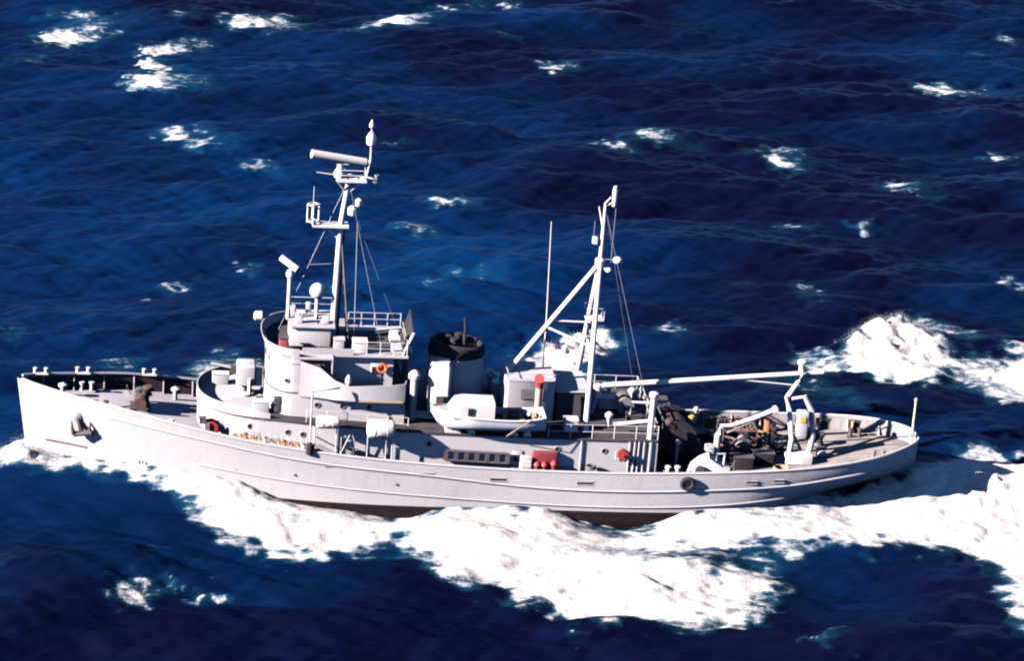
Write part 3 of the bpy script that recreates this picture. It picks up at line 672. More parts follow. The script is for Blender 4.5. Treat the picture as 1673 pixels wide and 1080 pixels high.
for x in (-29.7,-26.9,-22.4):
    z=TOP(x); y=half(x,z)-.1; t=thing('roller_chock',{-29.7:'pale roller chock on the bulwark right at the bow',-26.9:'pale roller chock on the far bulwark ahead of the windlass',-22.4:'pale roller chock on the far bulwark behind the windlass'}[x],'chock',(x,y,z),'roller chocks on the bulwark')
    MB().box(x-.5,x+.5,y-.2,y+.2,z+.08,z+.18).build('sill','white',t,False)
    for d in (-.36,.36): MB().lathe([(.14,.16),(.12,.4),(.16,.5),(.08,.54)],(x+d,y,z),'z',10).build('roller','white',t)
for x,y,lab in ((-20.6,2.6,'small mushroom vent on the forecastle ahead of the gun platform, far side'),(-28.2,.2,'small mushroom vent on the forecastle near the stem')):
    t=thing('deck_vent',lab,'vent',(x,y,DK(x)+.05),'vents on the forecastle'); z=DK(x)+.05
    MB().tube([(x,y,z),(x,y,z+.7)],.15,8).build('vent_pipe','haze',t); MB().lathe([(.1,-.08),(.3,0),(.3,.12),(.05,.25)],(x,y,z+.7),'z',12).build('vent_cap','white',t)
# hydrant station with red gear at the front corner of the house
x,y=-18.5,-3.55; z=DK(x)
t=thing('hose_winch','small deck winch with red drum at the port front corner of the house','winch',(x,y,z))
MB().box(x-.5,x+.5,y-.4,y+.4,z,z+.15).build('bedplate','dark',t,False)
for d in (-.38,.38): MB().box(x-.12,x+.12,y+d-.05,y+d+.05,z+.15,z+1.35).build('side_frame','steel',t,False)
MB().lathe([(.45,-.33),(.45,-.28),(.25,-.26),(.25,.26),(.45,.28),(.45,.33)],(x+.25,y,z+1.0),'y',14).build('drum','red',t)
MB().box(x-.55,x-.1,y-.3,y+.3,z+1.25,z+1.6).build('motor','dark',t,False)
MB().tube([(x-.5,y-.3,z+1.5),(x-.7,y-.3,z+2.05),(x-.3,y-.3,z+2.15)],.035,6).build('control_lever','dark',t)
# floater-net baskets along the port side forward
for k in range(4):
    x=-16.4+k*1.28; lab=['first','second','third','last'][k]
    t=thing('net_basket','wire basket of orange floats by the port bulwark, %s of four from the bow'%lab,'basket',(x,-half(x,TOP(x))+.3,TOP(x)-.35),'orange float baskets along the port side')
    zb=TOP(x)-.30; y=-half(x,TOP(x))+.42; zt=zb+.85; sl=(TOP(x+.6)-TOP(x-.6))/1.2
    m=MB()
    for dx in (-.58,-.2,.2,.58):
        m.tube([(x+dx,y-.25,zb+sl*dx),(x+dx,y-.25,zt+sl*dx),(x+dx,y+.25,zt+sl*dx)],.03,5)
    for zz in (zb+.15,(zb+zt)/2,zt): m.tube([(x-.58,y-.25,zz-sl*.58),(x+.58,y-.25,zz+sl*.58)],.025,5)
    m.build('wire_frame','white',t)
    for q,(dx,dz,r,mt) in enumerate(((-.36,.32,.22,'orange'),(.05,.30,.2,'tan'),(.38,.36,.22,'canvas' if k%2 else 'orange'))):
        m=MB(); m.lathe([(r*.5,-.28),(r,-.2),(r,.2),(r*.5,.28)],(x+dx,y,zb+dz),'y',10); m.build('float',mt,t)
# tool box and dark fender at the end of the baskets
x=-11.75
t=thing('dark_fender','dark round fender hanging beside the port davit frame','fender',(x,-5.55,3.5))
MB().lathe([(.1,0),(.26,.12),(.26,.75),(.1,.9)],(x,-5.55,TOP(x)-.25),'z',12).build('fender_body','black',t); MB().tube([(x,-5.55,TOP(x)+.6),(x,-5.5,TOP(x)+1.0)],.02,5).build('lanyard','rope',t)
# mooring lines coiled by the racks
def coil(x,y,z,r,lab,mat='rope',n=4):
    m=MB(); pts=[]
    for i in range(n*14+1):
        t=i/14*2*math.pi; rr=r*(1-.10*(i/14)/n); pts.append((x+rr*math.cos(t),y+rr*math.sin(t),z+.06+.075*(i/14)))
    m.tube(pts,.055,5); o=m.build('rope_coil',mat); tag(o,lab,'rope','coils of line'); return o
coil(-8.9,-5.2,DK(-8.9)+1.0,.4,'dark coil of line between the two raft canisters','dark'); 
# stowed accommodation ladder on the house side
x0,x1=-2.55,1.65
t=thing('accommodation_ladder','dark-framed accommodation ladder stowed flat along the port house side','ladder',((x0+x1)/2,-4.85,3.0))
za=lambda x: 3.78+.035*(1-x)
m=MB(); m.tube([(x0,-4.9,za(x0)),(x1,-4.9,za(x1))],.10,6); m.build('upper_stringer','dark',t)
m=MB(); m.tube([(x0,-4.9,za(x0)-.68),(x1,-4.9,za(x1)-.68)],.10,6); m.build('lower_stringer','dark',t)
for k in range(7):
    x=x0+(x1-x0)*k/6; m=MB(); m.box(x-.14,x+.14,-4.97,-4.84,za(x)-.68,za(x)); m.build('tread','dark',t,False)
# red fire gear amidships and hose reel further aft
def reel(x,z,r,lab,frame='dark'):
    t=thing('hose_reel',lab,'hose reel',(x,-4.9,z),'red hose reels on the house side')
    MB().lathe([(r,-.22),(r,-.17),(r*.6,-.15),(r*.6,.05),(r,.07),(r,.12)],(x,-4.95,z),'y',16).build('reel_drum','red',t)
    MB().lathe([(r*.3,-.3),(r*.3,-.2)],(x,-4.95,z),'y',10).build('hub',frame,t)
    MB().box(x-.06,x+.06,-4.9,-4.72,z-r,z+r).build('bracket',frame,t,False)
reel(9.45,3.95,.36,'round red hose reel on the house side near its after corner')
t=thing('fire_station','red fire pump with valves and hoses against the port house side','fire pump',(4.1,-4.9,DK(4)))
z=DK(4)
MB().rbox(3.3,5.0,-5.1,-4.75,z+1.35,z+2.1,.08).build('hose_locker',paint('deep_red',(.20,.03,.035),.6,.2),t)
for x in (3.65,4.15,4.8):
    MB().lathe([(.16,0),(.2,.1),(.2,.75),(.27,.85),(.2,1.0),(.06,1.1)],(x,-5.15,z+.35+(.1 if x>4.5 else 0)),'z',10).build('hydrant','red',t)
MB().tube([(3.5,-5.1,z+1.0),(3.2,-5.2,z+.7),(3.25,-5.2,z+.25)],.07,6).tube([(5.0,-5.1,z+1.0),(5.25,-5.2,z+.7),(5.25,-5.2,z+.3)],.07,6).build('hose','red',t)
x=2.9; t=thing('box_locker','pale square locker on the walkway ahead of the red fire pump','locker',(x,-5.0,DK(x)))
MB().rbox(x-.4,x+.4,-5.25,-4.78,DK(x),DK(x)+1.75,.06).build('locker_body','haze',t); MB().box(x-.3,x+.3,-5.28,-5.24,DK(x)+1.0,DK(x)+1.55).build('locker_door','white',t,False)
coil(7.3,-5.25,DK(7.3)+1.02,.35,'dark coil of line on the port rail below the mainmast leg','dark',3)
# clutter on the 01 deck behind the mainmast
def crate(x,y,z,sx,sy,sz,mat,lab,name='deck_locker'):
    t=thing(name,lab,'locker',(x,y,z)); MB().rbox(x-sx/2,x+sx/2,y-sy/2,y+sy/2,z,z+sz*.82,.04).build('locker_body',mat,t); MB().box(x-sx/2-.03,x+sx/2+.03,y-sy/2-.03,y+sy/2+.03,z+sz*.84,z+sz).build('locker_lid',mat,t,False)
zz=H1(9)+.1
crate(9.2,1.2,zz,1.3,.9,.8,'haze','grey deck locker behind the mainmast, under the boom')
crate(10.6,-1.6,zz,1.0,.7,.65,'deckdark','dark deck locker near the after edge of the upper deck')
crate(6.0,-3.3,zz,.9,.7,.9,'white','white deck locker just ahead of the near mast leg')
t=thing('cable_reel','horizontal wire reel on the upper deck behind the boom foot','reel',(10.2,.4,zz))
MB().lathe([(.6,-.7),(.6,-.62),(.25,-.6),(.25,.6),(.6,.62),(.6,.7)],(10.2,.4,zz+.65),'y',18).build('drum','steel',t)
MB().lathe([(.45,-.58),(.45,.58)],(10.2,.4,zz+.65),'y',18).build('wire_turns','rope',t)
for s_ in (-.8,.8): MB().box(10.05,10.35,.4+s_-.05,.4+s_+.05,zz,zz+.8).build('stand','dark',t,False)
for (x,y,r,lab) in ((8.7,-2.6,.3,'pale mushroom vent abaft the near mast leg'),(11.0,2.2,.3,'pale mushroom vent at the far after corner of the upper deck'),(9.6,3.4,.26,'pale mushroom vent on the far side abaft the mainmast')):
    t=thing('mushroom_vent',lab,'vent',(x,y,zz),'vents on the upper deck')
    MB().tube([(x,y,zz),(x,y,zz+.8)],r*.6,8).build('vent_pipe','haze',t); MB().lathe([(r*.5,-.1),(r,0),(r,.18),(.05,.34)],(x,y,zz+.8),'z',12).build('vent_cap','white',t)
# flag locker, lamps on the bridge roof
crate(-8.55,-2.2,9.83,.95,.8,.85,'white','white flag locker on the after port edge of the bridge roof','flag_locker')
t=thing('signal_searchlight','round white searchlight on a stand at the after end of the bridge roof','searchlight',(-6.3,-2.0,9.83))
MB().tube([(-6.3,-2.0,9.83),(-6.3,-2.0,10.6)],.12,8).build('stand','white',t); MB().lathe([(.2,-.3),(.42,-.22),(.45,.25),(.38,.27)],(-6.3,-2.0,10.9),'x',14).build('lamp_drum','white',t)
MB().lathe([(.37,.2),(.37,.28)],(-6.3,-2.0,10.9),'x',14).build('lens','glass',t)
t=thing('covered_dish','dark canvas windscreen panel with white edge at the after corner of the bridge roof','screen',(-5.5,0,9.83))
m=MB(); m.add([(-5.6,-2.6,9.8),(-5.5,1.5,9.8),(-4.9,1.5,11.7),(-5.0,-2.6,11.3),(-5.66,-2.6,9.8),(-5.56,1.5,9.8),(-4.96,1.5,11.7),(-5.06,-2.6,11.3)],[(0,1,2,3),(7,6,5,4),(0,4,5,1),(1,5,6,2),(2,6,7,3),(3,7,4,0)]); m.build('canvas_panel','black',t,False)
MB().tube([(-5.65,-2.7,9.8),(-5.0,-2.75,11.45)],.1,8).build('frame_post','white',t)
crate(-9.9,-1.6,9.83,.7,.6,.7,'haze','grey locker at the foot of the foremast','mast_locker')
t=thing('red_locker','dark red box locker on the bridge roof beside the radar post','locker',(-13.6,-1.0,9.83))
MB().rbox(-13.95,-13.35,-2.6,-2.0,9.83,10.7,.05).build('locker_body',paint('dull_red',(.25,.05,.06),.6,.15),t); MB().box(-14,-13.3,-2.65,-1.95,10.71,10.77).build('locker_lid','dark',t,False)
t=thing('bridge_searchlight','white searchlight on the far forward corner of the open bridge','searchlight',(-15.0,2.4,9.8))
MB().tube([(-14.7,2.3,9.8),(-15.0,2.3,10.4)],.08,8).build('stand','white',t); MB().lathe([(.15,-.3),(.33,-.2),(.35,.25),(.28,.27)],(-15.2,2.3,10.5),'x',12).build('lamp_drum','white',t)

# ------------------------------------------------------------------ working deck aft
def dz(x): return DK(x)+.11
# towing winch in the lee of the house
x,y=13.9,.3; z=dz(x)
MT['tar']=paint('tarry_black',(.022,.016,.022),.65,.3,(.06,.03,.02),.4,2)  # gear black, darkened to imitate the shade behind the house
t=thing('towing_winch','big dark towing winch in the shadow behind the main house','winch',(x,y,z))
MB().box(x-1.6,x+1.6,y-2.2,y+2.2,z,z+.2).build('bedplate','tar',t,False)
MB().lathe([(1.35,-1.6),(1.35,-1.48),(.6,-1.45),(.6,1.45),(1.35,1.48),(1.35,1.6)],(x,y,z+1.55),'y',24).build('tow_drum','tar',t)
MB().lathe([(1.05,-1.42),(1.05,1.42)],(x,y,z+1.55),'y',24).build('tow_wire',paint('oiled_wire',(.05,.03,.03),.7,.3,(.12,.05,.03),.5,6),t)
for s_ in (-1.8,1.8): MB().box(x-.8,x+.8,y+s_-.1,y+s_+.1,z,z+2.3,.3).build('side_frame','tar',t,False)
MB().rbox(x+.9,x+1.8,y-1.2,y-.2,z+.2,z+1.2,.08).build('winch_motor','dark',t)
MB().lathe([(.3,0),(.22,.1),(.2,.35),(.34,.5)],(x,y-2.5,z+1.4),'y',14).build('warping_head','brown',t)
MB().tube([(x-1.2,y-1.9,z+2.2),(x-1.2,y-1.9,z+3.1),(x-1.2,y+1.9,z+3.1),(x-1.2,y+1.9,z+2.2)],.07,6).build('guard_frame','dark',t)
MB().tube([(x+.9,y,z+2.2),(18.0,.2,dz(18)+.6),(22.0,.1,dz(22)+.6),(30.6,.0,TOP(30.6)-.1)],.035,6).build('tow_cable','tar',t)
x,y=12.9,3.1; z=dz(x)  # dark cabin added to fill the shaded space behind the house
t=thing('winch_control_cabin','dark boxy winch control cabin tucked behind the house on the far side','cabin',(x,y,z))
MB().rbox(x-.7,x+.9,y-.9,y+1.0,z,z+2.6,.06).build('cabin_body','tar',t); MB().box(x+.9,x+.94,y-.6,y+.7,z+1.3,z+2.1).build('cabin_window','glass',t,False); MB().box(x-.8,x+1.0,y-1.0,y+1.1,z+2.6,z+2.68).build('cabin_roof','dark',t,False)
# mooring capstan
def capstan(x,y,lab,mat):
    z=dz(x); t=thing('capstan',lab,'capstan',(x,y,z),'capstans on the after deck')
    MB().lathe([(.55,0),(.55,.12),(.4,.15)],(x,y,z),'z',16).build('base',mat,t)
    MB().lathe([(.42,.14),(.28,.4),(.27,.65),(.42,.9),(.42,1.0),(.3,1.08)],(x,y,z),'z',16).build('drum',mat,t)
capstan(24.4,.9,'dark capstan on the planked deck behind the boom crutch','dark'); capstan(20.0,2.6,'brown capstan on the far side of the planked deck','brown')
# white canvas-covered workboat winch standing at the port bulwark
x,y=15.6,-4.55; z=dz(x)
t=thing('covered_winch','white canvas-covered winch standing over the port bulwark aft of the house','winch',(x,y,z))
m=MB(); R=[]
for i,(xx,hz,hy) in enumerate(((14.15,.55,.45),(14.35,1.15,.62),(14.9,1.65,.72),(15.4,1.9,.74),(15.9,1.55,.78),(16.4,1.2,.78),(16.9,1.1,.7),(17.15,.55,.5))):
    R.append([(xx,y-hy,z-.2),(xx,y-hy,z+hz*.55),(xx,y-hy*.72,z+hz*.92),(xx,y-.1,z+hz*(1+.05*(i%2))),(xx,y+hy*.72,z+hz*.9),(xx,y+hy,z+hz*.5),(xx,y+hy,z-.2)])
m.loft(R,True,True,True); m.build('canvas_cover','canvas',t)
MB().lathe([(.32,-.12),(.36,0),(.32,.12)],(14.75,y-.85,z+1.0),'y',14).build('side_wheel','dark',t)
MB().tube([(15.9,y-.3,z+1.2),(16.0,y-.3,z+2.0),(16.5,y-.25,z+2.0),(16.5,y-.25,z+1.0)],.09,6).build('guard_frame','haze',t)
MB().tube([(16.9,y-.4,z+.9),(17.2,y-.4,z+1.5),(17.3,y-.4,z-.1)],.06,6).build('control_stand','dark',t)
x=13.9; 
m=MB(); R=[]
for k in range(19):
    u=2*math.pi*k/18; R.append([(x+math.cos(u)*(.38+.15*math.cos(v)),-half(x,2.6)-.16+.15*math.sin(v),2.35+math.sin(u)*(.38+.15*math.cos(v))) for v in np.linspace(0,2*math.pi,9)[:-1]])
m.loft(R,True); tf=m.build('tyre_fender','black'); tag(tf,'black tyre fender hung over the port side ahead of the covered winch','tyre')
for x,lab in ((12.6,'small pale bollard on the port side just behind the house'),(13.25,'small pale bollard on the port side next to the tyre fender')):
    t=thing('side_bollard',lab,'bollard',(x,-5.3,dz(x)),'bollards by the port bulwark'); z=DK(x)
    MB().lathe([(.15,0),(.15,1.2),(.22,1.25),(.22,1.36),(.1,1.42)],(x,-5.3,z),'z',12).build('post','white',t); MB().tube([(x-.3,-5.3,z+1.0),(x+.3,-5.3,z+1.0)],.05,6).build('cross_bar','white',t)
# knuckle crane
x,y=16.6,-1.6; z=dz(x)
t=thing('deck_crane','white knuckle crane with its arm raised over the after deck','crane',(x,y,z))
MB().lathe([(.5,0),(.45,.3),(.26,.4),(.22,2.1)],(x,y,z),'z',14).build('crane_post','white',t)
MB().tube([(x,y,z+2.1),(x+.15,y,z+2.7),(x+.8,y,z+2.75)],.2,8,.15).build('crane_knuckle','white',t)
j=MB().tube([(x+.7,y,z+2.7),(x+2.3,y+.1,z+3.25),(x+3.9,y+.2,z+3.95)],.15,8,.2).build('crane_arm','white',t)
MB().tube([(x+.6,y,z+2.2),(x+2.2,y,z+3.05)],.07,6).build('crane_ram','steel',t)
MB().lathe([(.15,-.3),(.24,-.2),(.24,.2),(.15,.3)],(x+3.9,y+.2,z+3.95),'y',10).build('crane_head','white',t)
MB().rbox(x-.8,x-.2,y-.4,y+.3,z+.3,z+1.3,.08).build('crane_valve_box','haze',t)
# jumble of rigging gear round the crane foot: reels and drums standing on the deck
for k,(x,y,r,h,mt,lab) in enumerate(((18.6,-.6,.62,.7,'dark','dark wire drum beside the crane foot'),(18.9,.9,.5,.6,'blue','blue-grey drum behind the crane foot'))):
    z=dz(x); t=thing('wire_drum',lab,'drum',(x,y,z),'drums by the crane')
    MB().lathe([(r,-h/2),(r,-h/2+.06),(r*.5,-h/2+.08),(r*.5,h/2-.08),(r,h/2-.06),(r,h/2)],(x,y,z+r),'y',18).build('drum_body',mt,t)
    MB().lathe([(r*.78,-h/2+.09),(r*.78,h/2-.09)],(x,y,z+r),'y',18).build('wire_turns','rope' if k else 'steel',t)
MT['dullorange']=paint('faded_orange_drum',(.30,.11,.04),.8,.25,(.1,.05,.03),.5,2)
cols=['dullorange','brown','dullorange','brown','dullorange']
labs=['faded orange oil drum on the far side, nearest the house','brown oil drum on the far side, next to the one nearest the house','faded orange oil drum in the middle of the far-side row','brown oil drum on the far side, second from the stern end of the row','faded orange oil drum on the far side, at the stern end of the row']
for k in range(5):
    x=17.2+k*1.05; y=half(x,DK(x))-1.1; z=dz(x); t=thing('oil_drum',labs[k],'drum',(x,y,z),'drums along the far bulwark')
    MB().lathe([(.29,0),(.3,.02),(.29,.28),(.31,.3),(.29,.32),(.29,.58),(.31,.6),(.29,.62),(.3,.86),(.27,.88)],(x,y,z),'z',14).build('drum_shell',cols[k],t)
    MB().lathe([(.25,.865),(.25,.885)],(x,y,z),'z',14).build('drum_lid','dark',t)
t=thing('timber_stack','stack of reddish timber dunnage on the far side of the after deck','timber',(19.2,3.4,dz(19)))
for k in range(6):
    MB().box(17.5+.1*(k%3),20.9-.15*(k%2),2.9+.32*(k%3),3.18+.32*(k%3),dz(19)+.16*(k//3),dz(19)+.15+.16*(k//3)).build('timber_baulk',['brown','tan','brown'][k%3],t,False)
for k,(x,y,h,lab) in enumerate(((12.9,2.6,2.2,'tall thin vent pipe behind the house on the far side'),(13.6,-2.8,1.9,'thin vent pipe between towing winch and port bulwark'),(16.0,3.6,1.8,'thin vent pipe on the far side beyond the crane'))):
    t=thing('vent_pipe',lab,'vent',(x,y,dz(x)),'thin vents on the after deck'); z=dz(x)
    MB().tube([(x,y,z),(x,y,z+h)],.08,8).build('pipe','haze',t); MB().sph((x,y,z+h+.08),.2).build('ball_cap','white',t)
t=thing('amber_lantern','amber lantern on a post by the towing winch','lamp',(15.3,1.6,dz(15)))
MB().tube([(15.3,1.6,dz(15)),(15.3,1.6,dz(15)+1.7)],.06,6).build('lantern_post','dark',t); MB().lathe([(.12,0),(.26,.08),(.26,.5),(.12,.62)],(15.3,1.6,dz(15)+1.7),'z',12).build('lantern_body','yellow',t)
# boom crutch: two bowed legs, cross members, forked head
x=22.4; z=dz(x)
t=thing('boom_crutch','pale towing-deck crutch with two bowed legs holding up the end of the long boom','crutch',(x,-.8,z))
MB().tube([(x-.75,-1.9,z),(x-.55,-1.5,z+1.6),(x-.75,-.7,z+3.4),(x-.95,-.3,z+4.3)],.2,8,.16).build('leg','white',t)
MB().tube([(x+.6,-1.9,z),(x+.95,-1.3,z+1.7),(x+.85,-.6,z+3.4),(x+.3,-.3,z+4.4)],.22,8,.18).build('leg','haze',t)
MB().tube([(x-.95,-.3,z+4.2),(x-.2,0,z+5.3),(x-.05,0,z+5.7)],.17,8,.13).build('crutch_arm','white',t)
MB().tube([(x+.3,-.3,z+4.3),(x-.6,-.35,z+4.15)],.13,8).build('cross_member','white',t)
MB().tube([(x-.6,-1.2,z+2.2),(x+.85,-1.1,z+2.3)],.12,8).build('cross_member','haze',t)
MB().lathe([(.16,0),(.2,.1),(.22,.5),(.34,.62),(.34,.8),(.2,.9)],(x-.05,0,z+6.05),'z',12).build('crutch_head','white',t)
MB().tube([(x-.05,-.05,z+5.6),(x-.05,-.3,z+5.85),(x-.05,-.3,z+6.3)],.08,6).build('fork_arm','white',t)
MB().tube([(x-.05,.05,z+5.6),(x-.05,.3,z+5.85),(x-.05,.3,z+6.3)],.08,6).build('fork_arm','white',t)
MB().rbox(x-.3,x+.55,-1.55,-.75,z+1.75,z+3.6,.15).build('winch_box','haze',t)
MB().box(x-.1,x+.25,-1.6,-1.52,z+2.9,z+3.3).build('warning_plate','yellow',t,False)
MB().rbox(x-.95,x+.95,-2.3,-1.3,z,z+.75,.12).build('base_block','canvas',t)
MB().lathe([(.5,-.12),(.56,0),(.5,.12)],(x+1.1,-.7,z+1.6),'y',16).build('hand_wheel','dark',t)
t=thing('canvas_bundle','small pale canvas bundle on the planks beside the boom crutch','bundle',(24.2,-.9,dz(24)))
MB().sph((24.2,-.9,dz(24)+.22),.42,12,.6).build('bundle_cloth','canvas',t); MB().tube([(23.8,-.9,dz(24)+.25),(24.2,-1.3,dz(24)+.3),(24.6,-.9,dz(24)+.25)],.03,5).build('tie','rope',t)
# roller fairleads set in the far stern bulwark
for x,lab in ((25.4,'dark roller fairlead set in the far bulwark, nearer the crutch'),(27.6,'dark roller fairlead set in the far bulwark, nearer the stern')):
    zz_=TOP(x)-.55; y=half(x,zz_)-.2; t=thing('fairlead',lab,'fairlead',(x,y,zz_),'fairleads in the far stern bulwark')
    MB().box(x-.55,x+.55,y-.1,y+.06,zz_-.32,zz_+.4).build('fairlead_plate','dark',t,False)
    MB().lathe([(.13,-.3),(.1,0),(.13,.36)],(x-.25,y-.16,zz_),'z',10).build('roller','tan',t)
# ensign staff
t=thing('ensign_staff','cream flagstaff standing bare at the stern rail','flagstaff',(30.85,0,dz(30.6)))
MB().tube([(30.8,0,dz(30.6)),(30.75,0,6.55)],.09,8,.07).build('staff','cream',t); MB().sph((30.75,0,6.6),.12).build('truck','white',t); MB().box(30.6,30.95,-.2,.2,TOP(31)-.1,TOP(31)+.15).build('staff_socket','haze',t,False)
coil(20.9,-3.3,dz(21)-.05,.55,'coil of line on the planks near the port bulwark ahead of the crutch'); coil(26.2,-3.0,dz(26)-.05,.5,'coil of line on the planks near the port bulwark behind the crutch','dark')

def hawser(cx, cy, z, rx, ry, n, lab, mat):
    pts=[]
    for i in range(n*18+1):
        t=i/18*2*math.pi; k=i/18; q=1-.16*((k*1.7)%1.0)
        pts.append((cx+rx*q*math.cos(t)+.12*math.sin(k*2.3), cy+ry*q*math.sin(t)+.12*math.cos(k*1.9), z+.09+.11*k))
    m=MB(); m.tube(pts,.085,6); o=m.build('flaked_hawser',mat); tag(o,lab,'rope','coils of line'); return o
hawser(17.6,-.3,dz(17.6),.95,1.15,9,'big dark heap of towing hawser flaked down at the crane foot',paint('tarred_hawser',(.085,.055,.07),.9,.35,(.2,.12,.1),.4,5))
hawser(19.6,1.5,dz(19.6),.8,.7,6,'reddish heap of hawser beyond the crane arm',paint('reddish_hawser',(.22,.10,.08),.9,.3,(.08,.05,.05),.4,5))

def gear(x,y,kind,lab):
    z=dz(x)
    if kind=='locker':
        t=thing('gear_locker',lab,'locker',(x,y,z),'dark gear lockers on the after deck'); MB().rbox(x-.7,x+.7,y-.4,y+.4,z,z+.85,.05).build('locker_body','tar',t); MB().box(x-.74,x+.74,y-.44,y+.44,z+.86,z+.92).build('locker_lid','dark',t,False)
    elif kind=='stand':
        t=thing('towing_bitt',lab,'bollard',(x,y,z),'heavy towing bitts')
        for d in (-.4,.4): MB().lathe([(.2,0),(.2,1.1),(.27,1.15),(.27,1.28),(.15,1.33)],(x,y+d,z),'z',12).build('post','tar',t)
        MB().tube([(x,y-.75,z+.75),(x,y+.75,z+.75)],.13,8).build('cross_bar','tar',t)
    else:
        t=thing('fender_roll',lab,'fender',(x,y,z),'rolled fenders on the after deck'); MB().lathe([(.2,-.6),(.34,-.5),(.34,.5),(.2,.6)],(x,y,z+.34),'x',12).build('roll','brown',t); MB().lathe([(.36,-.3),(.36,-.22)],(x,y,z+.34),'x',12).build('band','tar',t)
gear(15.9,1.9,'locker','dark gear locker between the towing winch and the far bulwark'); gear(18.3,-2.6,'locker','dark gear locker beside the crane, port side')
gear(16.6,.6,'stand','heavy black towing bitts behind the winch'); gear(21.3,1.9,'stand','heavy black towing bitts beside the boom crutch')
gear(20.3,-1.0,'roll','brown rolled fender lying ahead of the boom crutch'); gear(23.6,3.0,'roll','brown rolled fender by the far bulwark abreast the crutch')

hawser(15.6,-2.4,dz(15.6),.6,.8,6,'dark heap of hawser between the winch and the covered winch','tar')
hawser(21.0,.2,dz(21),.65,.8,4,'dark flat coil of hawser just ahead of the boom crutch','tar')
gear(19.9,-1.9,'locker','dark gear locker on the planks between the crane and the crutch'); gear(17.5,1.9,'stand','heavy black towing bitts beyond the crane foot')
x,y=18.0,.6; z=dz(x)
t=thing('netting_rack','dark tubular frame draped with netting above the crane foot','rack',(x,y,z))
for q in ((17.2,-.6),(19.6,-.6),(17.2,1.6),(19.6,1.6)): MB().tube([(q[0],q[1],z),(q[0],q[1],z+1.9)],.06,6).build('post','dark',t)
MB().tube([(17.2,-.6,z+1.9),(19.6,-.6,z+1.9),(19.6,1.6,z+1.9),(17.2,1.6,z+1.9),(17.2,-.6,z+1.9)],.06,6).build('top_rail','dark',t)
m=MB(); rr_=random.Random(3)
R=[[(17.2+2.4*i/10, -.6+2.2*j/8, z+1.88-.45*math.sin(math.pi*i/10)*math.sin(math.pi*j/8)+rr_.uniform(-.06,.06)) for j in range(9)] for i in range(11)]
for row in R: m.tube(row,.035,4)
for j in range(9): m.tube([row[j] for row in R],.035,4)
m.build('netting',paint('brown_netting',(.10,.05,.05),.95,.3),t)

